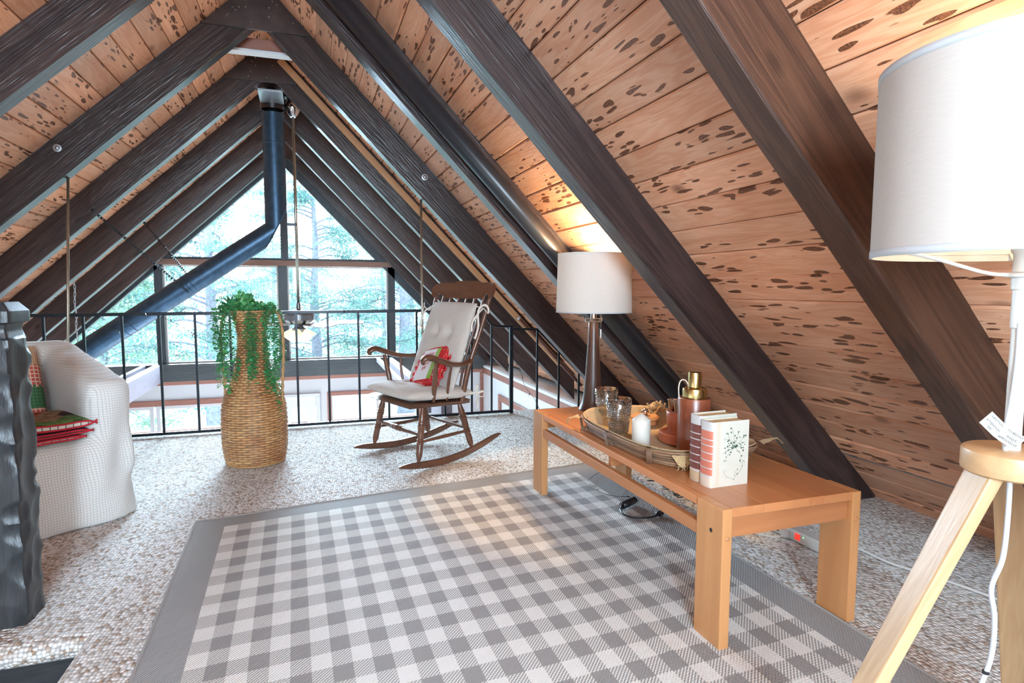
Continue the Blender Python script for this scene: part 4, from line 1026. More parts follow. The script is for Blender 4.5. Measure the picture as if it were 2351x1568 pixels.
# back cushion: plane leaning with the posts, face forward (+y local, up)
ub = Vector((0, -.225, .60)).normalized(); xb = Vector((1, 0, 0)); nb_ = xb.cross(ub) * -1   # forward
if nb_.y < 0: nb_ = -nb_
Mb = Matrix((Vector((-1, 0, 0)), ub, Vector((-1, 0, 0)).cross(ub))).transposed().to_4x4(); Mb.translation = Vector((0, .0, .74)) 
if Mb.to_3x3().col[2].y < 0:
    Mb = Matrix((xb, ub, xb.cross(ub))).transposed().to_4x4()
Mb.translation = Vector((0, .02, .735))
bm = cushion_mesh(.56, .63, .085, [(-.3, .28, .04, .07), (.3, .28, .04, .07), (-.3, -.38, .035, .04), (.3, -.38, .035, .04)], taper=.06)
bc = link('back_cushion', bm, M_cush, None, RkM @ Mb, smooth=True); tag(bc, 'tufted oatmeal back cushion tied to the rocking chair', 'cushion')
M_tie = plain('cotton_tie', (0.72, 0.66, 0.58), .9, bump=.4, bscale=200)
for s in (-1, 1):
    bm = bmesh.new(); a = Vector((s * .265, .31, 0)); 
    lp = spline([a + Vector((-s * .02, -.02, 0)), a + Vector((s * .045, -.025, -.02)), a + Vector((s * .095, -.055, -.03)), a + Vector((s * .125, -.03, 0)), a + Vector((s * .10, -.015, .02)), a + Vector((s * .07, -.06, .03)), a + Vector((s * .09, -.16, .01)), a + Vector((s * .08, -.24, 0))], 5)
    tube(bm, lp, .006, 6, sq=(1.2, .6)); 
    lp = spline([a + Vector((s * .045, -.025, -.02)), a + Vector((s * .06, -.08, .02)), a + Vector((s * .045, -.14, .03)), a + Vector((s * .05, -.2, .02))], 5); tube(bm, lp, .006, 6, sq=(1.2, .6))
    link('tie', bm, M_tie, bc, smooth=True)
# seat cushion
Ms = T(0, .205, .445) @ Rx(radians(3))
bm = cushion_mesh(.58, .50, .100, [(-.35, .1, .04, .045), (.35, .1, .04, .045), (0, -.1, .04, .03), (0, .45, .04, .03)], p=5)
scu = link('seat_cushion', bm, M_cush, None, RkM @ Ms, smooth=True); tag(scu, 'oatmeal tufted seat cushion on the rocking chair', 'cushion')
bm = bmesh.new(); a = Vector((-.27, -.20, 0))
for pts in ([a, a + Vector((-.03, -.04, .01)), a + Vector((-.035, -.06, .05)), a + Vector((-.05, -.04, .06)), a + Vector((-.035, -.05, .0)), a + Vector((-.04, -.06, -.06)), a + Vector((-.05, -.055, -.10))],
            [a + Vector((-.03, -.05, .0)), a + Vector((-.07, -.08, .02)), a + Vector((-.09, -.07, -.01)), a + Vector((-.05, -.05, -.02)), a + Vector((-.02, -.06, -.07))]):
    tube(bm, spline(pts, 5), .006, 6, sq=(1.2, .6))
link('tie', bm, M_tie, scu, smooth=True)
# small festive pillow
mt, ns, ls, b = mat('red_print_cotton'); M_redp = mt
tc = N(ns, 'TexCoord'); v = N(ns, 'TexVoronoi', i_Scale=75.0, i_Randomness=.7); ls.new(tc.outputs['Object'], v.inputs['Vector'])
rp1 = ramp(ns, [(.24, 1.0), (.30, 0.0)]); ls.new(v.outputs['Distance'], rp1.inputs[0]); sc_ = N(ns, 'SeparateColor'); ls.new(v.outputs['Color'], sc_.inputs[0])
wh = ramp(ns, [(0.5, (0.85, 0.80, 0.78)), (.55, (0.35, 0.30, 0.10))], 'CONSTANT'); ls.new(sc_.outputs[0], wh.inputs[0])
ls.new(mixc(ns, ls, rp1.outputs[0], (0.55, 0.012, 0.02), wh.outputs[0]), b.inputs['Base Color']); b.inputs['Roughness'].default_value = .8
mt, ns, ls, b = mat('green_dot_cotton'); M_greenp = mt
tc = N(ns, 'TexCoord'); v = N(ns, 'TexVoronoi', i_Scale=60.0, i_Randomness=.1); ls.new(tc.outputs['Object'], v.inputs['Vector'])
rp1 = ramp(ns, [(.22, 1.0), (.28, 0.0)]); ls.new(v.outputs['Distance'], rp1.inputs[0]); ls.new(mixc(ns, ls, rp1.outputs[0], (0.22, 0.42, 0.03), (.8, .85, .7)), b.inputs['Base Color']); b.inputs['Roughness'].default_value = .8
M_whitec = plain('white_cotton', (0.78, 0.80, 0.84), .85); M_redink = plain('red_ink', (0.55, 0.02, 0.06), .8); M_greenink = plain('green_ink', (0.03, 0.22, 0.12), .8)
pw = .31
bm = cushion_mesh(pw, pw, .06, p=4, nx=24, ny=24)
# ruffle edge
ring = []
for k in range(120):
    a = 2 * pi * k / 120; ca, sa = cos(a), sin(a); e = 8; r = pw / 2 / ((abs(ca) ** e + abs(sa) ** e) ** (1 / e)); w1 = .008 * sin(k * 1.3)
    ring.append((bm.verts.new((ca * r * .97, sa * r * .97, 0)), bm.verts.new((ca * (r + .035), sa * (r + .035), w1 + .004)), bm.verts.new((ca * (r + .035), sa * (r + .035), w1 + .001))))
for k in range(120):
    A, B = ring[k], ring[(k + 1) % 120]; bm.faces.new((A[0], B[0], B[1], A[1])); bm.faces.new((A[1], B[1], B[2], A[2])); bm.faces.new((A[2], B[2], B[0], A[0]))
upn = Vector((.10, -.22, .60)).normalized(); 
Mp_ = Mb.to_3x3().to_4x4() @ Rz(radians(12)) @ Rx(radians(-14)); Mp_.translation = Vector((-.03, .125, .605))
pil = link('throw_pillow', bm, M_redp, None, RkM @ Mp_, smooth=True); tag(pil, 'small red festive throw pillow with a ruffle on the rocking chair', 'pillow')
def patch(name, x0, x1, y0, y1, mt_, parent, dz=.0): 
    bm = bmesh.new(); n1 = 10; g_ = []
    for j in range(n1 + 1):
        r_ = []
        for i in range(n1 + 1):
            x, y = x0 + (x1 - x0) * i / n1, y0 + (y1 - y0) * j / n1; u, v = x / (pw / 2), y / (pw / 2)
            th = .03 * max((1 - abs(u) ** 4) * (1 - abs(v) ** 4), 0) ** .42; r_.append(bm.verts.new((x, y, th + .003 + dz)))
        g_.append(r_)
    for j in range(n1):
        for i in range(n1): bm.faces.new((g_[j][i], g_[j][i + 1], g_[j + 1][i + 1], g_[j + 1][i]))
    return link(name, bm, mt_, parent, smooth=True)
sgn = 1
patch('printed_panel', -.11, .04, -.12, .115, M_whitec, pil); patch('green_band', .04, .085, -.12, .115, M_greenp, pil)
TEXTS = []
def text(txt, size, mtx, mt_, parent, name='lettering', ext=.0004):
    cu = bpy.data.curves.new(name, 'FONT'); cu.body = txt; cu.size = size; cu.extrude = ext; cu.align_x = 'CENTER'; cu.materials.append(mt_); cu.resolution_u = 2
    o = bpy.data.objects.new(name, cu); C.objects.link(o); o.parent = parent; o.matrix_local = mtx; TEXTS.append(o); return o
for t_, y in (('Laughter', .065), ('is the', .03), ('best', -.005), ('gift', -.042)): text(t_, .036, T(-.03, y, .0335), M_redink, pil)
bm = bmesh.new(); prism(bm, [(-.012, 0), (.012, 0), (0, .024)], 0, .001, T(.018, .01, .034)); prism(bm, [(-.01, 0), (.01, 0), (0, .02)], 0, .001, T(-.08, -.02, .030)); box(bm, -.06, .0, -.062, -.055, .030, .031)
link('printed_trees', bm, M_greenink, pil)
# ================================================================ wicker floor vase
VX, VY = -.335, 4.185
M_wick, ns, ls, b = mat('honey_wicker')
tc = N(ns, 'TexCoord'); n1 = N(ns, 'TexNoise', i_Scale=9.0, i_Detail=4.0); ls.new(tc.outputs['Object'], n1.inputs['Vector'])
mp = N(ns, 'Mapping'); ls.new(tc.outputs['Object'], mp.inputs[0]); mp.inputs['Scale'].default_value = (12, 12, 90)
n2 = N(ns, 'TexNoise', i_Scale=1.0, i_Detail=3.0); ls.new(mp.outputs[0], n2.inputs['Vector'])
ra = ramp(ns, [(.35, (0.66, 0.37, 0.16)), (.7, (0.46, 0.19, 0.07))]); ls.new(n1.outputs['Fac'], ra.inputs[0])
rb = ramp(ns, [(.3, .55), (.6, 1.0)]); ls.new(n2.outputs['Fac'], rb.inputs[0]); c = mixc(ns, ls, 1.0, ra.outputs[0], rb.outputs[0], 'MULTIPLY')
at = N(ns, 'Attribute', attribute_name='relief'); rr_ = ramp(ns, [(.0, .08), (.5, 1.0)]); ls.new(at.outputs['Fac'], rr_.inputs[0]); c = mixc(ns, ls, 1.0, c, rr_.outputs[0], 'MULTIPLY')  # low relief darkened in the colour, imitating shade between the strands
ls.new(c, b.inputs['Base Color']); b.inputs['Roughness'].default_value = .38
vs_ = empty('wicker_vase', (VX, VY, 0), label='tall honey wicker floor vase with trailing greenery', cat='vase')
vp = [(0, .165), (.03, .182), (.12, .194), (.25, .196), (.36, .192), (.43, .178), (.50, .145), (.57, .118), (.66, .098), (.76, .086), (.83, .084), (.88, .092), (.93, .108), (.975, .122)]
def vr(z):
    for (a, ra_), (b1, rb_) in zip(vp, vp[1:]):
        if z <= b1:
            f = (z - a) / (b1 - a); f2 = f * f * (3 - 2 * f) * .35 + f * .65; return ra_ + (rb_ - ra_) * f2
    return vp[-1][1]
rows, sub, stakes = 64, 6, 36; nth = stakes * 6
bm = bmesh.new(); rel = bm.verts.layers.float.new('relief'); rings = []
for j in range(rows * sub + 1):
    z = .975 * j / (rows * sub); row = j // sub; ph = (j % sub) / sub; ring = []
    for k in range(nth):
        th = 2 * pi * k / nth; over = cos(stakes / 2 * th + pi * (row % 2)); wob = .12 * noise.noise(Vector((cos(th) * 3, sin(th) * 3, row * 1.7)))
        rnd = sqrt(max(0, 1 - (2 * ph - 1) ** 2)) if (j % sub) else 0.0
        h_ = (.66 + .34 * over) * rnd
        r = vr(z) - .004 + .0105 * h_ * (1 + wob * 2)
        zz = z + .0015 * noise.noise(Vector((th * 2, row * .7, 3)))
        v = bm.verts.new((r * cos(th), r * sin(th), zz)); v[rel] = h_; ring.append(v)
    rings.append(ring)
for A, B in zip(rings, rings[1:]):
    for k in range(nth): bm.faces.new((A[k], A[(k + 1) % nth], B[(k + 1) % nth], B[k]))
lathe(bm, [(vp[-1][1] - .004, .975), (vp[-1][1] - .012, .97), (.10, .93), (.075, .83), (.0, .80)], nth, close=False)
vb = link('woven_body', bm, M_wick, vs_, smooth=True); vb['kind'] = 'stuff'
bm = bmesh.new()
for q in range(2):
    pts = []
    for k in range(72):
        a = 2 * pi * k / 72; w = sin(18 * a + pi * q) * .005; pts.append((cos(a) * (.126 + w), sin(a) * (.126 + w), .978 + cos(18 * a + pi * q) * .004))
    tube(bm, pts, .0055, 7, closed=True)
    pts = []
    for k in range(72):
        a = 2 * pi * k / 72; w = sin(20 * a + pi * q) * .004; pts.append((cos(a) * (.172 + w), sin(a) * (.172 + w), .010 + cos(20 * a + pi * q) * .004))
    tube(bm, pts, .006, 7, closed=True)
o = link('braided_rim', bm, M_wick, vs_, smooth=True)
# unattributed parts read relief 0, so give them their own rattan
M_ratt = wood('rattan_cane', (0.60, 0.36, 0.16), (0.42, 0.21, 0.08), scale=6, rough=.4, stretch=4, bump=.2, knots=0, vary=0.1)
o.data.materials.clear(); o.data.materials.append(M_ratt)
for s, ax in ((-1, radians(-19)), (1, radians(-19))):
    ca, sa = cos(ax) * s, sin(ax) * s
    P_ = [(.11, .975), (.135, .985), (.165, .968), (.186, .92), (.198, .84), (.200, .74), (.196, .64), (.190, .55), (.186, .47), (.186, .38)]
    for tw in range(2):
        pts = spline([Vector((ca * r, sa * r, z)) for r, z in P_], 9)
        pts = [p + Vector((-sa, ca, 0)) * .004 * sin(i * .55 + pi * tw) + Vector((ca, sa, 0)) * .004 * cos(i * .55 + pi * tw) for i, p in enumerate(pts)]
        bm = bmesh.new(); tube(bm, pts, .0062, 7); link('handle_cane', bm, M_ratt, vs_, smooth=True)
# ---- trailing plant
def leafm(name, a, b_):
    mt, ns, ls, b = mat(name); g = N(ns, 'NewGeometry'); rp = ramp(ns, [(0, a), (1, b_)]); ls.new(g.outputs['Random Per Island'], rp.inputs[0]); ls.new(rp.outputs[0], b.inputs['Base Color'])
    b.inputs['Roughness'].default_value = .4; b.inputs['Subsurface Weight'].default_value = .0; b.inputs['Transmission Weight'].default_value = 0
    return mt
M_leaf = leafm('waxy_green', (0.035, 0.22, 0.09), (0.10, 0.36, 0.10)); M_stem = plain('green_stem', (0.10, 0.20, 0.07), .6)
pl = empty('trailing_plant', (VX, VY, .93), label='artificial trailing greenery spilling out of the wicker vase', cat='plant')
rngl = random.Random(11)
def leaf(bm, c_, u, nrm, L_, wd):
    sd = u.cross(nrm).normalized(); nn = nrm * L_ * .12
    ring = [c_, c_ + u * L_ * .25 + sd * wd * .42 + nn, c_ + u * L_ * .6 + sd * wd * .5 + nn, c_ + u * L_ * .92 + sd * wd * .2, c_ + u * L_ * .92 - sd * wd * .2, c_ + u * L_ * .6 - sd * wd * .5 + nn, c_ + u * L_ * .25 - sd * wd * .42 + nn]
    vs = [bm.verts.new(p) for p in ring]; mid = bm.verts.new(c_ + u * L_ * .5)
    for i in range(7): bm.faces.new((mid, vs[i], vs[(i + 1) % 7]))
def strand(pts, dens=.013, ls_=.026, nm='trailing_stem'):
    P_ = spline(pts, 12); bm = bmesh.new(); tube(bm, P_, .0016, 5); st_ = link(nm, bm, M_stem, pl, smooth=True)
    lb = bmesh.new(); acc = 0; tot = 0
    for a, b_ in zip(P_, P_[1:]):
        tot += (b_ - a).length
        while acc < tot:
            t = (b_ - a).normalized(); x = t.orthogonal().normalized(); ang = rngl.uniform(0, 2 * pi)
            for q in range(2):
                d_ = Matrix.Rotation(ang + pi * q, 3, t) @ x; u = (d_ + t * .35).normalized(); nrm = (t * -1 + d_ * .3 + Vector((rngl.gauss(0, .3), rngl.gauss(0, .3), rngl.gauss(0, .3)))).normalized()
                L_ = ls_ * rngl.uniform(.7, 1.25); leaf(lb, b_ + d_ * .003, u, nrm, L_, L_ * .85)
            acc += dens
    lo = link('leaves', lb, M_leaf, st_); lo['kind'] = 'stuff'
# camera sits towards -y; left = -x.  hang strands over the rim
def hang(ang, rimr, out, length, sway=.02):
    ca, sa = cos(ang), sin(ang); pts = [(ca * .03, sa * .03, .0), (ca * rimr * .8, sa * rimr * .8, .075), (ca * (rimr + out * .6), sa * (rimr + out * .6), .07), (ca * (rimr + out), sa * (rimr + out), .0)]
    n1 = max(2, int(length / .08))
    for k in range(1, n1 + 1): pts.append((ca * (rimr + out) + rngl.uniform(-sway, sway), sa * (rimr + out) + rngl.uniform(-sway, sway), -length * k / n1))
    strand(pts)
for a, o_, l_ in ((172, .075, .36), (182, .06, .30), (195, .085, .42), (205, .04, .34), (214, .055, .46), (225, .02, .38), (160, .05, .22), (187, .10, .20)): hang(radians(a), .12, o_, l_)
for a, o_, l_ in ((262, .0, .42), (268, .01, .52), (274, .005, .36), (282, .01, .56)): hang(radians(a), .12, o_, l_, .012)
for a, o_, l_ in ((312, .02, .58), (320, .035, .50), (328, .05, .62), (336, .03, .40), (345, .06, .30), (305, .025, .48)): hang(radians(a), .12, o_, l_, .015)
for k in range(30):   # bushy crown
    a = rngl.uniform(0, 2 * pi) if k % 3 else rngl.uniform(2.4, 4.2); r = rngl.uniform(.04, .17); h_ = rngl.uniform(.07, .16)
    if cos(a) > .2: h_ *= .6
    strand([(cos(a) * .02, sin(a) * .02, -.02), (cos(a) * r * .5, sin(a) * r * .5, h_ * .8), (cos(a) * r, sin(a) * r, h_), (cos(a) * (r + .03), sin(a) * (r + .03), h_ - .02)], .011, .027, 'crown_sprig')
# ================================================================ slip-covered armchair
AC = radians(34.0)
Pa = Vector((-.832, 3.355, 0))      # front right corner
ach = empty('armchair', Pa, AC, label='armchair under a white waffle-weave throw behind the carved post', cat='armchair')
# local x along the front towards the viewer's right, y towards the back
M_waf, ns, ls, b = mat('white_waffle_throw')
tc = N(ns, 'TexCoord'); sp = N(ns, 'SeparateXYZ'); ls.new(tc.outputs['Object'], sp.inputs[0])
def lines(sock, freq):
    m1 = N(ns, 'Math', operation='MULTIPLY'); ls.new(sock, m1.inputs[0]); m1.inputs[1].default_value = freq
    f_ = N(ns, 'Math', operation='PINGPONG'); ls.new(m1.outputs[0], f_.inputs[0]); f_.inputs[1].default_value = .5
    r_ = ramp(ns, [(0.0, 0.0), (.14, 1.0)]); ls.new(f_.outputs[0], r_.inputs[0]); return r_.outputs[0]
xy = N(ns, 'Math', operation='ADD'); ls.new(sp.outputs['X'], xy.inputs[0]); ls.new(sp.outputs['Y'], xy.inputs[1])
mn = N(ns, 'Math', operation='MULTIPLY'); ls.new(lines(xy.outputs[0], 84), mn.inputs[0]); ls.new(lines(sp.outputs['Z'], 84), mn.inputs[1])
rp_ = ramp(ns, [(0, (0.50, 0.51, 0.50)), (1, (0.74, 0.75, 0.73))]); ls.new(mn.outputs[0], rp_.inputs[0]); ls.new(rp_.outputs[0], b.inputs['Base Color'])
b.inputs['Roughness'].default_value = .9; b.inputs['Sheen Weight'].default_value = .2
bp = N(ns, 'Bump', i_Strength=.45, i_Distance=.003); ls.new(mn.outputs[0], bp.inputs['Height']); ls.new(bp.outputs[0], b.inputs['Normal'])
def smoothstep(a, b_, x): t = max(0, min(1, (x - a) / (b_ - a))); return t * t * (3 - 2 * t)
# throw draped as one height-field shell round a footprint: build with voxel remesh of soft blocks
bm = bmesh.new()
def soft(x0, x1, y0, y1, z0, z1, r): 
    vs = box(bm, x0, x1, y0, y1, z0, z1, bev=r, seg=4)
soft(-.80, -.02, .02, .78, .0, .40, .06)              # base
soft(-.80, -.05, .0, .70, .18, .415, .05)               # seat front
# right arm: follows the slope from back to front
for k in range(9):
    f = k / 8; y = .10 + .62 * f; zt_ = .695 + .12 * f
    soft(-.17, .035, y - .09, y + .09, .2, zt_, .075)
soft(-.17, .0, .06, .20, .1, .66, .075)
for k in range(7):   # back
    f = k / 6; x = -.74 + .62 * f; soft(x - .09, x + .12, .62, .80, .2, .86 - .02 * f, .07)
for k in range(9):
    f = k / 8; y = .10 + .62 * f; zt_ = .695 + .12 * f
    soft(-.86, -.70, y - .09, y + .09, .2, zt_, .07)
# skirt of the throw falling to the floor, flaring
ring_lo = []
for k in range(96):
    f = k / 96; per = [(-.84, -.015), (.03, -.015), (.045, .80), (-.84, .80)]
    L4 = f * 4; i = int(L4) % 4; t = L4 - int(L4); p0, p1 = per[i], per[(i + 1) % 4]; x = p0[0] + (p1[0] - p0[0]) * t; y = p0[1] + (p1[1] - p0[1]) * t
    cxr, cyr = -.12, .14
    if x > cxr and y < cyr:
        dd = sqrt((x - cxr) ** 2 + (y - cyr) ** 2); a_ = atan2(y - cyr, x - cxr); x, y = cxr + .158 * cos(a_), cyr + .158 * sin(a_)
    ring_lo.append((x, y))
prof_ = [bm.verts.new((x + .006 * sin(k * .9) + .025 * (x > .0), y - .006 * sin(k * .7), .0)) for k, (x, y) in enumerate(ring_lo)]
prof2 = [bm.verts.new((x * .985 - .01, y * .97 + .01, .38)) for x, y in ring_lo]
for k in range(96): bm.faces.new((prof_[k], prof_[(k + 1) % 96], prof2[(k + 1) % 96], prof2[k]))
bm.faces.new(prof_[::-1]); bm.faces.new(prof2)
bmesh.ops.recalc_face_normals(bm, faces=bm.faces)
o = link('slip_cover', bm, M_waf, ach)
rm = o.modifiers.new('remesh', 'REMESH'); rm.mode = 'VOXEL'; rm.voxel_size = .014; rm.use_smooth_shade = True
sm_ = o.modifiers.new('smooth', 'SMOOTH'); sm_.iterations = 16; sm_.factor = .6
tx = bpy.data.textures.new('folds', 'CLOUDS'); tx.noise_scale = .22; tx.noise_depth = 1
dm = o.modifiers.new('folds', 'DISPLACE'); dm.texture = tx; dm.strength = .014; dm.mid_level = .5; dm.texture_coords = 'LOCAL'
dg = bpy.context.evaluated_depsgraph_get(); me_ = bpy.data.meshes.new_from_object(o.evaluated_get(dg)); o.modifiers.clear(); o.data = me_
me_.materials.clear(); me_.materials.append(M_waf)
# vertical drape folds at the front corner of the arm
for v in me_.vertices:
    x, y, z = v.co
    k = smoothstep(-.30, .02, x) * smoothstep(.45, -.02, y) * smoothstep(.02, .25, z) * smoothstep(.72, .4, z)
    v.co.x += .010 * k * sin((y * 34 + z * 6)); v.co.y += .012 * k * sin(x * 38 - z * 9)
    if v.co.z < .003: v.co.z = .003
me_.polygons.foreach_set('use_smooth', [True] * len(me_.polygons))
AM = Matrix.Translation(Pa) @ Rz(AC)
# plaid pillow against the back, in patchwork
def plaid(name, base, line, f1=70, w_=.16, line2=None):
    mt, ns, ls, b = mat(name); tc = N(ns, 'TexCoord'); sp = N(ns, 'SeparateXYZ'); ls.new(tc.outputs['Object'], sp.inputs[0]); rs_ = []
    for a in ('X', 'Y'):
        m1 = N(ns, 'Math', operation='MULTIPLY'); ls.new(sp.outputs[a], m1.inputs[0]); m1.inputs[1].default_value = f1
        f_ = N(ns, 'Math', operation='FRACT'); ls.new(m1.outputs[0], f_.inputs[0]); g_ = N(ns, 'Math', operation='LESS_THAN'); ls.new(f_.outputs[0], g_.inputs[0]); g_.inputs[1].default_value = w_; rs_.append(g_.outputs[0])
    mx = N(ns, 'Math', operation='MAXIMUM'); ls.new(rs_[0], mx.inputs[0]); ls.new(rs_[1], mx.inputs[1])
    no = N(ns, 'TexNoise', i_Scale=40.0); ls.new(tc.outputs['Object'], no.inputs['Vector'])
    ls.new(mixc(ns, ls, mx.outputs[0], base, line), b.inputs['Base Color']); b.inputs['Roughness'].default_value = .9
    bp = N(ns, 'Bump', i_Strength=.5, i_Distance=.004); ls.new(no.outputs['Fac'], bp.inputs['Height']); ls.new(bp.outputs[0], b.inputs['Normal']); return mt
M_navy = plaid('navy_check', (0.02, 0.03, 0.09), (0.55, 0.62, 0.70)); M_navyp = plain('navy_cotton', (0.012, 0.03, 0.06), .9)
M_green = plaid('green_patch', (0.06, 0.20, 0.07), (0.04, 0.12, 0.06), 60, .3); M_redch = plaid('red_plaid', (0.55, 0.10, 0.09), (0.70, 0.55, 0.40), 50, .25)
M_greych = plaid('grey_patch', (0.25, 0.28, 0.28), (0.05, 0.12, 0.10), 40, .3); M_tan = plaid('tan_patch', (0.55, 0.38, 0.24), (0.4, 0.26, 0.16), 80, .3)
M_wine = plaid('wine_plaid', (0.10, 0.012, 0.03), (0.02, 0.02, 0.03), 60, .35)
bm = cushion_mesh(.44, .44, .13, p=3, nx=33, ny=33)
for f in bm.faces:
    c_ = f.calc_center_median(); x, y = c_.x, c_.y
    if x > .13: f.material_index = (3, 2, 3, 5)[int((y + .22) / .11) % 4]
    elif y > .10: f.material_index = 0
    elif y > .05: f.material_index = 1
    elif y > -.01: f.material_index = 4
    else: f.material_index = 0
bp_ = link('patchwork_pillow', bm, [M_navy, M_navyp, M_green, M_redch, M_greych, M_tan], None, AM @ T(-.425, .50, .62) @ Rx(radians(72)) , smooth=True)
tag(bp_, 'navy plaid patchwork pillow standing against the armchair back', 'pillow')
# folded quilt on the seat
q_ = empty('folded_quilt', AM @ Vector((-.44, .02, .425)), AC, label='folded patchwork quilt with red binding on the armchair seat', cat='quilt')
M_bind2 = plain('red_binding', (0.48, 0.012, 0.03), .7); M_back = plaid('cream_window_check', (0.68, 0.64, 0.55), (0.06, 0.06, 0.06), 34, .12)
M_quilt, ns, ls, b = mat('patchwork_top')
tc = N(ns, 'TexCoord'); v = N(ns, 'TexVoronoi', i_Scale=6.5, i_Randomness=.6); v.distance = 'CHEBYCHEV'; mp = N(ns, 'Mapping'); mp.inputs['Rotation'].default_value = (0, 0, .5); ls.new(tc.outputs['Object'], mp.inputs[0]); ls.new(mp.outputs[0], v.inputs['Vector'])
sc_ = N(ns, 'SeparateColor'); ls.new(v.outputs['Color'], sc_.inputs[0])
pr_ = ramp(ns, [(0, (0.05, 0.015, 0.025)), (.2, (0.30, 0.19, 0.11)), (.4, (0.10, 0.07, 0.06)), (.55, (0.10, 0.22, 0.06)), (.68, (0.40, 0.27, 0.17)), (.8, (0.42, 0.07, 0.04)), (.92, (0.02, 0.02, 0.025))], 'CONSTANT'); ls.new(sc_.outputs[0], pr_.inputs[0])
n1 = N(ns, 'TexNoise', i_Scale=1.0, i_Detail=3.0, i_Distortion=1.0); m2 = N(ns, 'Mapping'); m2.inputs['Scale'].default_value = (30, 110, 60); ls.new(tc.outputs['Object'], m2.inputs[0]); ls.new(m2.outputs[0], n1.inputs['Vector'])
dk = ramp(ns, [(.38, .25), (.58, 1.3)]); ls.new(n1.outputs['Fac'], dk.inputs[0]); ls.new(mixc(ns, ls, 1.0, pr_.outputs[0], dk.outputs[0], 'MULTIPLY'), b.inputs['Base Color']); b.inputs['Roughness'].default_value = .95
bp = N(ns, 'Bump', i_Strength=.9, i_Distance=.008); ls.new(n1.outputs['Fac'], bp.inputs['Height']); ls.new(bp.outputs[0], b.inputs['Normal'])
def layer(z, t_, x1, mtt, name, sag=.0, seed=0, y0=-.03):
    """one fold: a rounded slab whose right edge is the fold"""
    bm = bmesh.new(); nx_, ny_ = 26, 16; up_, lo_ = [], []
    for j in range(ny_ + 1):
        a, c_ = [], []
        for i in range(nx_ + 1):
            u, v = i / nx_, j / ny_; x = -.24 + (x1 + .24) * u; y = y0 + .40 * v
            hump = .006 * noise.noise(Vector((x * 9, y * 9, seed))) + .010 * noise.noise(Vector((x * 3, y * 3, seed + 4)))
            e = min(1, (1 - u) * 12) ** .5 * min(1, v * 10 + .55) * min(1, (1 - v) * 10) ** .5; zz = z + hump - sag * (1 - v) ** 2
            a.append(bm.verts.new((x, y, zz + t_ / 2 * e))); c_.append(bm.verts.new((x, y, zz - t_ / 2 * e)))
        up_.append(a); lo_.append(c_)
    for j in range(ny_):
        for i in range(nx_):
            bm.faces.new((up_[j][i], up_[j][i + 1], up_[j + 1][i + 1], up_[j + 1][i])); f = bm.faces.new((lo_[j][i], lo_[j + 1][i], lo_[j + 1][i + 1], lo_[j][i + 1])); f.material_index = 1
    for i in range(nx_):
        f = bm.faces.new((up_[0][i + 1], up_[0][i], lo_[0][i], lo_[0][i + 1])); f.material_index = 1; bm.faces.new((up_[-1][i], up_[-1][i + 1], lo_[-1][i + 1], lo_[-1][i]))
    for j in range(ny_):
        bm.faces.new((up_[j][0], up_[j + 1][0], lo_[j + 1][0], lo_[j][0])); bm.faces.new((up_[j + 1][-1], up_[j][-1], lo_[j][-1], lo_[j + 1][-1]))
    bmesh.ops.recalc_face_normals(bm, faces=bm.faces)
    top_ = [v.co.copy() for v in up_[0]]; bot_ = [v.co.copy() for v in lo_[0]]
    o = link(name, bm, [mtt, M_back], q_, smooth=True)
    bm = bmesh.new(); off = Vector((0, -.003, 0)); pts = [p + off for p in top_] + [top_[-1] + Vector((.008, -.003, -t_ * .25)), bot_[-1] + Vector((.008, -.003, t_ * .25))] + [p + off for p in bot_[::-1]]
    tube(bm, pts, .0042, 7); link('binding', bm, M_bind2, o, smooth=True)
layer(.012, .022, .245, M_wine, 'fold', seed=1); layer(.038, .022, .275, M_wine, 'fold', seed=2, y0=-.026); layer(.074, .042, .29, M_quilt, 'fold', seed=3, y0=-.022)
# ================================================================ rattan tray on the table
TZ = TH
tr = empty('rattan_tray', (1.455, 2.255, TZ), label='oblong coiled rattan tray lined with burlap on the coffee table', cat='tray')
M_cane = wood('grey_brown_cane', (0.42, 0.26, 0.15), (0.20, 0.12, 0.08), scale=7, rough=.4, stretch=3, bump=.25, knots=.5, vary=.55, axis=1, grain=1.5)
def oval(a, b_, n_=96, e=3.4):
    return [(abs(cos(2 * pi * k / n_)) ** (2 / e) * math.copysign(1, cos(2 * pi * k / n_)) * a, abs(sin(2 * pi * k / n_)) ** (2 / e) * math.copysign(1, sin(2 * pi * k / n_)) * b_) for k in range(n_)]
for k in range(6):
    f = k / 5; rngc = random.Random(k)
    def edge(x, y): return .012 * (abs(y) / .43) ** 4 * f     # the ends rise
    pts = [Vector((x, y, .006 + .0098 * k + edge(x, y) + rngc.uniform(-.0008, .0008))) for x, y in oval(.225 + .028 * f, .40 + .035 * f)]
    bm = bmesh.new(); tube(bm, pts, .0050, 8, closed=True); link('rattan_coil', bm, M_cane, tr, smooth=True)
for (x, y) in [oval(.245, .42)[k] for k in (8, 40, 56, 88, 48, 0, 24, 72)]:
    bm = bmesh.new()
    for q in range(5):
        d_ = Vector((-y, x, 0)).normalized(); c_ = Vector((x * 1.0, y * 1.0, .032)) + d_ * (q - 2) * .004
        o_ = Vector((x, y, 0)).normalized(); tube(bm, [c_ + o_ * .014 + Vector((0, 0, -.028)), c_ + o_ * .028 + Vector((0, 0, .03)), c_ - o_ * .004 + Vector((0, 0, .032)), c_ - o_ * .014 + Vector((0, 0, -.024))], .002, 5, closed=True)
    link('cane_binding', bm, M_cane, tr, smooth=True)
M_burl = fabric('burlap', (0.66, 0.46, 0.24), (0.32, 0.20, 0.09), 260, bump=.8)
bm = bmesh.new(); 
out_ = oval(.245, .425); rings = []
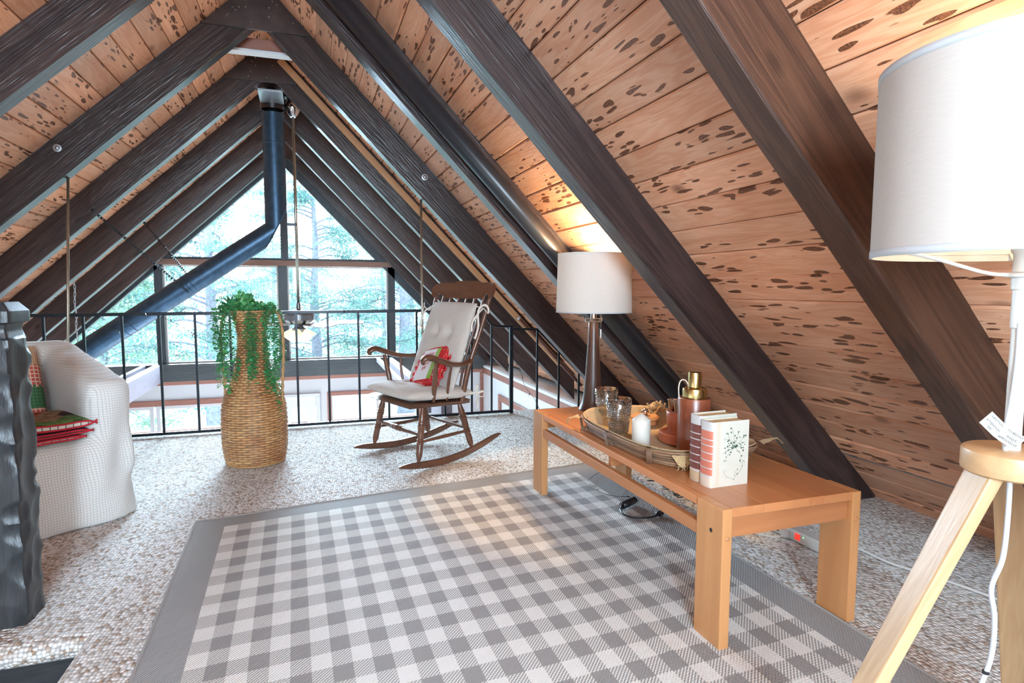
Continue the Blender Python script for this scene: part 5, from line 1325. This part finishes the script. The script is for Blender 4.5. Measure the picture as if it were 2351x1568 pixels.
for f, zz in ((0.0, .008), (.5, .008), (.86, .012), (.97, .045), (.985, .060), (1.01, .068), (1.022, .064)):
    ring = []
    for k, (x, y) in enumerate(out_):
        j_ = .004 * noise.noise(Vector((x * 12, y * 12, f * 3))); ring.append(bm.verts.new((x * f, y * f, zz + j_ + .012 * (abs(y * f) / .43) ** 4 - (.02 if f > 1.04 and (k % 96 in range(10, 15) or k % 96 in range(60, 70)) else 0))))
    rings.append(ring)
for A, B in zip(rings, rings[1:]):
    for k in range(96): bm.faces.new((A[k], A[(k + 1) % 96], B[(k + 1) % 96], B[k]))
link('burlap_liner', bm, M_burl, tr, smooth=True)
def flap(name, cx, cy, rot, w_, l_, curl, tilt, n_=12):
    """a loose torn corner of the liner"""
    bm = bmesh.new(); g_ = []
    for j in range(n_ + 1):
        r_ = []
        for i in range(n_ + 1):
            u, v = i / n_ * 2 - 1, j / n_; ww = w_ * (1 - v * .75); r_.append(bm.verts.new((u * ww, v * l_, sin(v * 1.6) * curl + .006 * noise.noise(Vector((u * 3, v * 4, cx * 9))))))
        g_.append(r_)
    for j in range(n_):
        for i in range(n_): bm.faces.new((g_[j][i], g_[j][i + 1], g_[j + 1][i + 1], g_[j + 1][i]))
    ff = bmesh.new()
    for i in range(10):
        u = rngl.uniform(-1, 1) * w_ * .5; tube(bm, [(u, l_ * .9, curl), (u + rngl.uniform(-.01, .01), l_ * 1.12, curl - .008), (u + rngl.uniform(-.012, .012), l_ * 1.25, curl - .022)], .0011, 4)
    ff.free(); link(name, bm, M_burl, tr, T(cx, cy, .062) @ Rz(rot) @ Rx(tilt), smooth=True)
flap('burlap_flap', -.165, -.415, radians(160), .045, .035, -.030, radians(-55)); flap('burlap_flap', .235, -.35, radians(-105), .026, .07, .012, radians(4))
flap('burlap_flap', -.235, .33, radians(75), .035, .05, .0, radians(-8))
zt0 = TZ + .012
def W3(x, y): return Vector((x, y, zt0))
# hobnail tumblers
def tumbler(x, y, label):
    o = empty('hobnail_tumbler', W3(x, y), label=label, cat='glass', group=None)
    bm = bmesh.new(); lathe(bm, [(0, .002), (.036, .0), (.041, .004), (.050, .09), (.057, .160), (.0555, .161), (.048, .09), (.038, .012), (0, .010)], 40, close=False); link('bowl', bm, M_smoke, o, smooth=True)
    bm = bmesh.new()
    for r_ in range(13):
        z = .012 + .0108 * r_
        if 4.5 < r_ < 5.5: continue
        rad = .041 + (.057 - .041) * z / .16 + .0004; n_ = 26
        for k in range(n_):
            a = 2 * pi * (k + .5 * (r_ % 2)) / n_; M_ = T(rad * cos(a), rad * sin(a), z); 
            bmesh.ops.create_icosphere(bm, subdivisions=1, radius=.0036, matrix=M_)
    s_ = link('hobnails', bm, M_hob, o, smooth=True); s_['kind'] = 'stuff'
tumbler(1.41, 2.675, 'smoky hobnail tumbler nearest the table lamp'); tumbler(1.335, 2.41, 'smoky hobnail tumbler beside the white candle')
# candle
cn = empty('pillar_candle', W3(1.305, 2.165), label='short white pillar candle with pointed top on the tray', cat='candle')
bm = bmesh.new(); lathe(bm, [(0, 0), (.036, 0), (.038, .003), (.038, .112), (.036, .117), (.020, .130), (.004, .142), (0, .143)], 36, close=False); link('wax', bm, M_wax, cn, smooth=True)
bm = bmesh.new(); tube(bm, [(0, 0, .141), (.001, 0, .149)], .0009, 5); link('wick', bm, M_blackplastic, cn)
# lidded wooden coaster box with a silver ball knob
cb2 = empty('coaster_box', W3(1.545, 2.53), label='round oak coaster box with a silver ball knob', cat='box')
bm = bmesh.new(); lathe(bm, [(0, 0), (.050, 0), (.056, .004), (.056, .022), (0, .022)], 40, close=False); auto_smooth(link('dish', bm, M_coaster, cb2))
bm = bmesh.new(); lathe(bm, [(0, .024), (.060, .024), (.068, .030), (.068, .037), (.060, .044), (0, .044)], 40, close=False); ld = auto_smooth(link('lid', bm, M_coaster, cb2))
bm = bmesh.new(); bmesh.ops.create_icosphere(bm, subdivisions=3, radius=.018, matrix=T(0, 0, .061)); link('ball_knob', bm, M_chrome, ld, smooth=True)
# burlap bundle behind it
bm = bmesh.new()
for k in range(70):
    a = rngl.uniform(0, 2 * pi); e = rngl.uniform(.1, 1.4); d_ = Vector((cos(a) * cos(e), sin(a) * cos(e), sin(e))); b0 = Vector((rngl.gauss(0, .012), rngl.gauss(0, .02), .01)); tube(bm, [b0, b0 + d_ * .03, b0 + d_ * .045 + Vector((0, 0, -.004))], .004, 5)
o = link('burlap_tuft', bm, M_burl, tr, T(.18, .32, .06), smooth=True)
# turned red wood cup holder with metal cups
ho = empty('cup_holder', W3(1.525, 2.185), label='turned red wood stand on the tray holding two small metal cups', cat='stand')
bm = bmesh.new(); lathe(bm, [(0, 0), (.098, 0), (.104, .006), (.104, .038), (.099, .044), (.088, .045), (.082, .040), (.070, .040), (.068, .045), (.066, .055), (.072, .075), (.074, .125), (.071, .132), (.052, .133), (.048, .120), (0, .118)], 48, close=False); auto_smooth(link('stand_body', bm, plain('terracotta_wood', (0.46, 0.13, 0.065), .4, var=.12, bscale=12), ho), 35)
def cup(x, y, z, label):
    bm = bmesh.new(); lathe(bm, [(0, .0), (.016, 0), (.018, .003), (.025, .060), (.0258, .062), (.0240, .060), (.0165, .006), (0, .005)], 28, close=False); o = link('metal_cup', bm, M_chrome, None, T(x, y, z), smooth=True); tag(o, label, 'cup')
cup(1.497, 2.222, zt0 + .118, 'small polished metal cup at the back of the red stand'); cup(1.488, 2.165, zt0 + .118, 'small polished metal cup at the front of the red stand')
# wooden bottle with brass top
bo = empty('wooden_bottle', W3(1.432, 1.985), label='tall red wood cylinder bottle with a brass neck and cap', cat='bottle')
bm = bmesh.new(); lathe(bm, [(0, 0), (.060, 0), (.063, .003), (.063, .228), (.061, .232), (.030, .233), (0, .233)], 44, close=False); auto_smooth(link('wood_body', bm, M_redwood, bo), 35)
bm = bmesh.new(); lathe(bm, [(.044, .232), (.046, .234), (.047, .262), (.045, .268), (.030, .274), (0, .274)], 40, close=False); auto_smooth(link('neck', bm, M_brass, bo), 35)
bm = bmesh.new(); lathe(bm, [(.026, .272), (.026, .326), (.0245, .331), (0, .332)], 36, close=False); auto_smooth(link('cap', bm, M_brass, bo), 35)
bm = bmesh.new(); u_ = Vector((-.90, .42, 0)); tube(bm, spline([u_ * .056 + Vector((0, 0, .20)), u_ * .062 + Vector((0, 0, .262)), u_ * .056 + Vector((0, 0, .295)), u_ * .040 + Vector((0, 0, .300)), u_ * .027 + Vector((0, 0, .285)), u_ * .022 + Vector((0, 0, .26))], 6), .0025, 7); link('carry_loop', bm, plain('leather_cord', (0.75, 0.62, 0.5), .5), bo, smooth=True)
# books
M_cream = plain('cream_board', (0.60, 0.58, 0.50), .6, var=.04, bscale=20); M_pages = plain('page_block', (0.70, 0.50, 0.26), .8, var=.15, bscale=160)
M_gilt = plain('pale_band', (0.55, 0.53, 0.52), .4); M_maroon = plain('maroon_cloth', (0.16, 0.045, 0.035), .5); M_salmon = plain('salmon_cloth', (0.58, 0.17, 0.11), .5); M_kraft = plain('tan_label', (0.52, 0.38, 0.24), .6); M_beigelab = plain('beige_label', (0.66, 0.55, 0.44), .6)
M_ink = plain('leaf_print', (0.05, 0.10, 0.06), .8); M_ink2 = plain('leaf_print_light', (0.12, 0.20, 0.10), .8)
def book(x, y, rot, w_, t_, h_, bandm, labm, label, art=False):
    """spine on -x, cover on -y"""
    o = empty('book', (x, y, TZ), rot, label=label, cat='book')
    bm = bmesh.new(); box(bm, .008, w_, 0, .003, 0, h_, bev=.0008); cv = link('front_cover', bm, M_cream, o)
    bm = bmesh.new(); box(bm, .008, w_, t_ - .003, t_, 0, h_, bev=.0008); link('back_cover', bm, M_cream, o)
    bm = bmesh.new(); box(bm, .006, w_ - .006, .003, t_ - .003, .004, h_ - .006); link('pages', bm, M_pages, o)
    def spine_strip(z0, z1, off, mt_, nm, parent):
        bm = bmesh.new(); a, c_ = [], []
        for k in range(13):
            an = pi * k / 12; xx = .010 - sin(an) * (.010 + off); yy = t_ / 2 - cos(an) * (t_ / 2 + off * .5)
            a.append(bm.verts.new((xx, yy, z0))); c_.append(bm.verts.new((xx, yy, z1)))
        for k in range(12): bm.faces.new((a[k], a[k + 1], c_[k + 1], c_[k]))
        ctr0, ctr1 = bm.verts.new((.010, t_ / 2, z0)), bm.verts.new((.010, t_ / 2, z1))
        for k in range(12): bm.faces.new((a[k + 1], a[k], ctr0)); bm.faces.new((c_[k], c_[k + 1], ctr1))
        bmesh.ops.recalc_face_normals(bm, faces=bm.faces); return link(nm, bm, mt_, parent)
    sp_o = spine_strip(0, h_, 0, M_gilt, 'spine', o)
    spine_strip(.002, .155 * h_, .0006, labm, 'spine_label', sp_o)
    zz = [.17, .285, .40, .515, .63, .72, .86]
    for a, c_ in zip(zz, zz[1:]): spine_strip(a * h_ + .004, c_ * h_, .0006, bandm, 'spine_panel', sp_o)
    for a in zz[1:-1]: spine_strip(a * h_ + .0008, a * h_ + .0032, .0022, M_gilt, 'raised_band', sp_o)
    if art:
        bm = bmesh.new(); box(bm, .022, .040, -.0003, .0, .002, h_ - .002); link('printed_border', bm, M_beigelab, cv)
        bm = bmesh.new()
        for k in range(24): bmesh.ops.create_circle(bm, cap_ends=True, segments=4, radius=.0012, matrix=T(.031, -.0005, .006 + k * (h_ - .012) / 23) @ Rx(pi / 2))
        link('border_dots', bm, M_maroon, cv)
        ra_ = random.Random(21); bm = bmesh.new(); 
        def sprig(p0, p1, bend, nl, rad):
            p0, p1 = Vector((p0[0], -.0006, p0[1])), Vector((p1[0], -.0006, p1[1])); mid = (p0 + p1) / 2 + Vector((bend, 0, bend * .3)); P_ = spline([p0, mid, p1], 8)
            tube(bm, P_, .00035, 4, sq=(1, 1))
            for k in range(nl):
                c_ = P_[int((k + .5) / nl * (len(P_) - 1))] + Vector((ra_.uniform(-.010, .010), 0, ra_.uniform(-.007, .007))); r_ = rad * ra_.uniform(.5, 1.1)
                bmesh.ops.create_circle(bm, cap_ends=True, segments=9, radius=r_, matrix=T(c_.x, -.0008, c_.z) @ Rx(pi / 2))
        cx, cz = .098, h_ * .60
        for e_, bd in (((.056, .17), .004), ((.066, .19), -.004), ((.085, .20), .003), ((.112, .19), .003), ((.135, .175), .01), ((.142, .15), 0), ((.052, .135), 0), ((.048, .115), .0), ((.060, .085), -.01), ((.125, .075), .012), ((.138, .12), .01)): sprig((cx, cz), (e_[0], e_[1] * h_ / .225), bd, 6, .0030)
        sprig((.055, .06), (.098, .022), -.012, 5, .0014); sprig((.098, .022), (.132, .085), .015, 7, .0018); sprig((.098, .03), (.108, .052), .0, 3, .002)
        link('printed_sprigs', bm, M_ink, cv)
    return o
book(1.263, 1.655, radians(1.5), .158, .062, .224, M_salmon, M_beigelab, 'cream book with a botanical print cover and salmon banded spine', True)
book(1.268, 1.721, radians(3), .158, .060, .232, M_maroon, M_kraft, 'cream book with a maroon banded spine behind the botanical one')

# ================================================================ table lamp
LX, LY = 1.488, 2.985
tl = empty('table_lamp', (LX, LY, TZ), label='lit table lamp with white drum shade on the coffee table', cat='lamp')
M_lampbase = plain('espresso_wood', (0.045, 0.022, 0.016), .38, coat=.12)
bm = bmesh.new(); lathe(bm, [(0, 0), (.073, 0), (.076, .004), (.072, .016), (.062, .035), (.054, .07), (.048, .12), (.042, .20), (.036, .30), (.030, .40), (.027, .485), (.025, .49), (0, .49)], 40, close=False); auto_smooth(link('base', bm, M_lampbase, tl), 40)
bm = bmesh.new(); lathe(bm, [(.0, .488), (.046, .488), (.048, .491), (.048, .506), (.046, .509), (0, .509)], 36, close=False); link('acrylic_disc', bm, M_acryl, tl)
bm = bmesh.new(); lathe(bm, [(.018, .509), (.018, .56), (.022, .562), (.022, .60), (.010, .61), (.008, .70)], 24); auto_smooth(link('neck', bm, M_chrome, tl))
zs0, zs1, rr0, rr1 = .540, .852, .206, .198
bm = bmesh.new(); lathe(bm, [(rr0, zs0), (rr1, zs1)], 72, close=False); lathe(bm, [(rr1 - .0018, zs1), (rr0 - .0018, zs0)], 72, close=False); sh = link('shade', bm, M_shade, tl, smooth=True)
for z, r in ((zs0, rr0), (zs1, rr1)):
    bm = bmesh.new(); lathe(bm, [(r - .001, z - .001), (r + .0018, z - .001), (r + .0018, z + .005), (r - .001, z + .005)], 72, close=False); link('rim_trim', bm, M_shadeband, sh, smooth=True)
bm = bmesh.new()
for k in range(3):
    a = 2 * pi * k / 3; tube(bm, [(0, 0, .70), (cos(a) * rr1, sin(a) * rr1, .835)], .002, 5)
link('spider', bm, M_chrome, tl)
bm = bmesh.new(); lathe(bm, [(.012, .60), (.014, .63), (.030, .67), (.034, .70), (.026, .73), (0, .742)], 20, close=False); 
mt, ns, ls, b = mat('lit_bulb'); b.inputs['Emission Color'].default_value = (1, .80, .52, 1); b.inputs['Emission Strength'].default_value = 6; M_bulb = mt
link('bulb', bm, M_bulb, tl, smooth=True)
bm = bmesh.new()
for k in range(26): bmesh.ops.create_icosphere(bm, subdivisions=1, radius=.0022, matrix=T(.030, -.028, .585 - k * .0052))
tube(bm, [(.030, -.028, .448), (.030, -.028, .40)], .0042, 8); link('pull_chain', bm, M_chrome, tl)
lamp('table_lamp_light', 'POINT', (LX, LY, TZ + .80), 42, (1.0, 0.70, 0.40), 0.02)

# ================================================================ floor lamp
FLX, FLY = 1.232, .742
fl_ = empty('floor_lamp', (FLX, FLY, 0), label='ash tripod floor lamp with a big white drum shade, cut by the frame', cat='lamp')
bm = bmesh.new(); lathe(bm, [(0, .780), (.070, .780), (.0755, .784), (.0765, .790), (.0765, .818), (.075, .823), (.070, .826), (0, .826)], 56, close=False); auto_smooth(link('disc', bm, M_ashx, fl_), 40)
for a in (160, 24, 280):
    a = radians(a); d_ = Vector((cos(a), sin(a), 0)); top = Vector((0, 0, .782)) + d_ * .046; ft = d_ * .40; z = (top - ft).normalized(); ln = (top - ft).length
    sd = Vector((-sin(a), cos(a), 0)); M_ = frame(ft, sd, z.cross(sd) * -1)
    bx = sd; bz = z; by = bz.cross(bx); M_ = Matrix((bx, by, bz)).transposed().to_4x4(); M_.translation = ft
    bm = bmesh.new(); vs = box(bm, -.033, .033, -.013, .013, 0, ln + .006, bev=.005, seg=2)
    for v in bm.verts:
        f = v.co.z / ln; v.co.x *= .62 + .38 * f
        if v.co.z < .02: v.co.z += 0
    link('leg', bm, M_ash, fl_, M_)
bm = bmesh.new(); lathe(bm, [(.012, 0), (.017, .004), (.017, .016), (.010, .02)], 18, frame((.005, -.040, .768), (cos(2.2), sin(2.2), 0), (0, 0, 1))); link('clamp_knob', bm, M_blackplastic, fl_, smooth=True)
bm = bmesh.new(); lathe(bm, [(.0135, .818), (.0135, 1.05), (.016, 1.052), (.016, 1.12), (.0185, 1.122), (.0185, 1.142), (.030, 1.144), (.030, 1.150), (.018, 1.153), (.018, 1.185), (.022, 1.19), (.022, 1.25), (.01, 1.26)], 28); auto_smooth(link('pole', bm, M_whiteplastic, fl_))
bm = bmesh.new()
z0_, z1_, R0, R1 = 1.182, 1.527, .243, .243
lathe(bm, [(R0, z0_), (R1, z1_)], 96, close=False); lathe(bm, [(R1 - .002, z1_), (R0 - .002, z0_)], 96, close=False); sh2 = link('shade', bm, M_shade2, fl_, smooth=True)
for z in (z0_, z1_ - .014):
    bm = bmesh.new(); lathe(bm, [(R0 - .003, z), (R0 + .0012, z), (R0 + .0012, z + .014), (R0 - .003, z + .014)], 96, close=False); link('rim_trim', bm, M_shadeband, sh2, smooth=True)
bm = bmesh.new()
for k in range(3):
    a = 2 * pi * k / 3 + radians(157); tube(bm, spline([(0, 0, 1.150), (cos(a) * .06, sin(a) * .06, 1.150), (cos(a) * .16, sin(a) * .16, 1.178), (cos(a) * R0, sin(a) * R0, 1.196)], 5), .0035, 7)
link('spider', bm, M_whiteplastic, fl_, smooth=True)
bm = bmesh.new(); lathe(bm, [(.012, 1.25), (.014, 1.28), (.030, 1.32), (.034, 1.35), (.026, 1.38), (0, 1.392)], 20, close=False); link('bulb', bm, M_bulb, fl_, smooth=True)
lamp('floor_lamp_light', 'POINT', (FLX, FLY, 1.43), 6, (1.0, 0.78, 0.52), 0.03)
# caution tag hanging off the cord, curved white paper
M_paper = plain('tag_paper', (0.50, 0.50, 0.48), .5)
tg = empty('cord_tag', (1.226, .80, .84), label=None)
bpy.data.objects.remove(tg)
camR = Vector((.947, -.322, 0)); ctr = Vector((1.2, .78, .842))
bm = bmesh.new(); ga, gb = [], []
prof_t = [(-.075, .052), (-.062, .040), (-.048, .027), (-.034, .017), (-.020, .009), (-.008, .004)]
wdir = Vector((.42 * .947, -.42 * .322, .9)).normalized()
LT_ = Vector((FLX, FLY, .832)) - Vector((.322, .947, 0)) * .035
pts = [LT_ + camR * (u * 1.0 - .016) + Vector((0, 0, v)) for u, v in prof_t]
wd_ = Vector((.02, -.01, .026))
wv_ = camR * .022 + Vector((0, 0, .020)) - Vector((.322, .947, 0)) * .0
nv1 = [bm.verts.new(p) for p in pts]; nv2 = [bm.verts.new(p + wv_) for p in pts]
for i in range(len(pts) - 1): bm.faces.new((nv1[i], nv1[i + 1], nv2[i + 1], nv2[i]))
tgo = link('caution_tag', bm, M_paper, fl_, T(-FLX, -FLY, 0), smooth=True)
M_inkb = plain('black_ink', (.03, .03, .03), .8)
for t_, v in (('CAUTION: TO REDUCE', .78), ('ATTENTION - RISQUE', .42), ('DES AMPOULES DE', .16)):
    # letters follow the strip: one short text per segment pair
    dirx = (pts[3] - pts[0]).normalized(); diry = (wv_ - wv_.dot(dirx) * dirx).normalized(); nz_ = dirx.cross(diry)
    Mx = Matrix((dirx, diry, nz_)).transposed().to_4x4()
    words_ = t_.split(' '); words_ = [words_[0], ' '.join(words_[1:])]
    for wi_, wd2 in enumerate(words_):
        a_, b3 = (pts[0], pts[2]) if wi_ == 0 else (pts[2], pts[5]); dirx = (b3 - a_).normalized(); diry = (wv_ - wv_.dot(dirx) * dirx).normalized(); nz_ = dirx.cross(diry)
        Mx = Matrix((dirx, diry, nz_)).transposed().to_4x4(); tocam = Vector((0, 0, EYE)) - a_; off_ = nz_ * (.0035 if nz_.dot(tocam) > 0 else -.0035)
        Mx.translation = (a_ + b3) / 2 + wv_ * v + off_ - diry * .002
        text(wd2, .0062, Mx, M_inkb, tgo, ext=.00005)
# white fabric cord down the pole and leg
cdp = [(1.219, .735, 1.06), (1.219, .735, .99), (1.214, .735, .93), (1.208, .738, .87), (1.211, .74, .83), (1.222, .736, .79), (1.224, .735, .70), (1.222, .737, .62), (1.210, .745, .56), (1.220, .742, .50), (1.223, .745, .42), (1.214, .76, .33), (1.222, .785, .2), (1.26, .83, .06), (1.4, .88, .012), (1.8, .9, .012), (2.34, 1.0, .012)]
bm = bmesh.new(); tube(bm, spline(cdp, 8), .0045, 8); cdo = link('white_cord', bm, plain('white_cord', (0.58, 0.60, 0.64), .6), None, smooth=True); tag(cdo, 'white fabric lamp cord hanging beside the tripod pole', 'cord')
bm = bmesh.new(); lathe(bm, [(.006, 0), (.006, .006)], 10, T(1.219, .750, .385)); link('cord_tie', bm, M_blackplastic, cdo)

# ================================================================ floor cables
bm = bmesh.new(); tube(bm, spline([(2.06, 2.0, .012), (2.13, 1.97, .008), (2.223, 1.911, .008), (2.231, 1.762, .008), (2.288, 1.605, .008), (2.319, 1.504, .008), (2.34, 1.39, .008), (2.38, 1.2, .008)], 8), .0055, 8)
o = link('grey_cable', bm, M_whiteplastic, None, smooth=True); tag(o, 'pale cable running over the carpet from the power strip', 'cord')
ps = empty('power_strip', (2.055, 2.08, 0), radians(3), label='cream power strip with a red switch on the carpet under the slope', cat='power strip')
bm = bmesh.new(); box(bm, -.028, .028, -.19, .17, .004, .055, bev=.006, seg=2); link('housing', bm, M_whiteplastic, ps)
mt, ns, ls, b = mat('lit_red_switch'); b.inputs['Base Color'].default_value = (.7, .02, .02, 1); b.inputs['Emission Color'].default_value = (1, .04, .02, 1); b.inputs['Emission Strength'].default_value = .9
bm = bmesh.new(); box(bm, -.0305, -.027, -.052, -.024, .018, .046, bev=.001); link('switch', bm, mt, ps)
bm = bmesh.new(); box(bm, -.0290, -.027, -.072, -.066, .036, .042); mt2, ns, ls, b = mat('green_led'); b.inputs['Emission Color'].default_value = (.1, 1, .2, 1); b.inputs['Emission Strength'].default_value = 1; link('indicator', bm, mt2, ps)
bm = bmesh.new()
for y in (.02, .08, .14): box(bm, -.0285, -.027, y - .012, y + .012, .016, .042)
link('outlets', bm, M_blackplastic, ps)
bm = bmesh.new(); box(bm, -.055, -.028, .005, .035, .012, .046, bev=.004); tube(bm, spline([(-.05, .02, .03), (-.075, .03, .012), (-.12, .10, .008), (-.14, .24, .008)], 6), .004, 7); link('plug', bm, M_whiteplastic, ps)
# black power adaptor with its lead and plug
ad_ = empty('power_adaptor', (1.535, 2.655, .013), radians(28), label='black power adaptor with a loose plug on the rug under the table', cat='adaptor')
bm = bmesh.new(); tube(bm, [(-.055, 0, .019), (.055, 0, .019)], .019, 14); link('body', bm, M_blackplastic, ad_, smooth=True)
bm = bmesh.new(); tube(bm, spline([(-.055, 0, .016), (-.09, -.01, .010), (-.125, -.055, .005), (-.115, -.12, .004), (-.06, -.165, .004), (-.02, -.18, .008)], 8), .0042, 8); tube(bm, [(-.085, -.008, .011), (-.055, 0, .016)], [.006, .011], 10); link('lead', bm, M_blackplastic, ad_, smooth=True)
bm = bmesh.new(); box(bm, -.02, .018, -.194, -.166, .0, .020, bev=.004); pg_ = link('plug', bm, M_blackplastic, ad_)
bm = bmesh.new(); box(bm, .018, .034, -.190, -.1885, .007, .013); box(bm, .018, .034, -.172, -.1705, .007, .013); link('prong', bm, M_brass, pg_)
# fairy light wire on the rug and carpet
def wire(name, pts, label, bulbs=6, r=.0016, cat='string lights', z=None, seed=0):
    rw = random.Random(seed); P_ = spline(pts, 10); P_ = [p + Vector((rw.gauss(0, .0012), rw.gauss(0, .0012), 0)) for p in P_]
    o = empty(name, P_[0], label=label, cat=cat); off = P_[0]
    bm = bmesh.new(); tube(bm, [p - off for p in P_], r, 5); link('wire', bm, M_blackplastic, o, smooth=True)
    for k in range(bulbs):
        i = int((k + .5) / bulbs * (len(P_) - 1)); p = P_[i] - off; d_ = Vector((rw.uniform(-.5, .5), rw.uniform(-.3, .3), rw.choice((-.9, -.8, .5)))).normalized()
        if p.z + off.z < .05: d_.z = abs(d_.z) * .1
        bm = bmesh.new(); tube(bm, [p, p + d_ * .022], .0032, 6); so = link('socket', bm, M_blackplastic, o)
        bm = bmesh.new(); tube(bm, [p + d_ * .022, p + d_ * .034, p + d_ * .038], [.0028, .0024, .0006], 6); link('bulb', bm, M_acryl, so)
    return o
wire('string_lights', [(1.659, 3.212, .02), (1.56, 3.13, .02), (1.498, 3.048, .02), (1.50, 2.95, .02), (1.49, 2.88, .02), (1.53, 2.80, .02), (1.60, 2.76, .02), (1.62, 2.70, .02)], 'thin black fairy light wire on the rug under the table', 3, seed=1)
# tangle of lights near the wall behind the table
rt_ = random.Random(5); pts = []
for k in range(46): pts.append((1.93 + .10 * math.sin(k * 1.1) + rt_.gauss(0, .02), 2.35 + .014 * k + .07 * math.cos(k * .9) + rt_.gauss(0, .02), .015 + .03 * rt_.random()))
wire('light_tangle', pts, 'heap of tangled black string light cable on the carpet behind the table', 14, r=.003, seed=6)
# lights wound along the railing
def sag(pts, n_=1): return pts
rz = .93
wire('string_lights', [(-1.62, 5.10, .94), (-1.42, 5.09, .82), (-1.20, 5.09, .86), (-1.04, 5.10, .945), (-1.0, 5.09, .90), (-.90, 5.09, .84), (-.72, 5.09, .72), (-.56, 5.09, .67), (-.40, 5.09, .60)], 'fairy light wire sagging along the left railing above the armchair', 8, seed=2)
wire('string_lights', [(-.22, 5.09, .72), (-.10, 5.09, .60), (.05, 5.09, .72), (.22, 5.09, .88), (.36, 5.09, .94), (.45, 5.10, .80), (.62, 5.09, .70), (.80, 5.09, .69), (.96, 5.09, .78), (1.10, 5.09, .93)], 'fairy light wire looping on the railing behind the rocking chair', 9, seed=3)
wire('string_lights', [(1.50, 5.10, .72), (1.64, 5.09, .64), (1.735, 5.09, .60), (1.78, 5.09, .46), (1.83, 5.09, .33), (1.86, 5.09, .24), (1.95, 5.09, .12), (1.98, 5.05, .03), (1.90, 4.92, .012), (1.99, 4.85, .012), (2.05, 4.98, .012), (2.18, 4.80, .012)], 'fairy light wire dropping from the short railing onto the carpet', 9, seed=4)
# lettering becomes plain mesh
bpy.context.view_layer.update()
dg = bpy.context.evaluated_depsgraph_get()
for o in TEXTS:
    me_ = bpy.data.meshes.new_from_object(o.evaluated_get(dg)); n_ = bpy.data.objects.new('lettering_mesh', me_); C.objects.link(n_)
    n_.parent = o.parent; n_.matrix_local = o.matrix_local.copy(); bpy.data.objects.remove(o, do_unlink=True); n_.name = 'lettering'
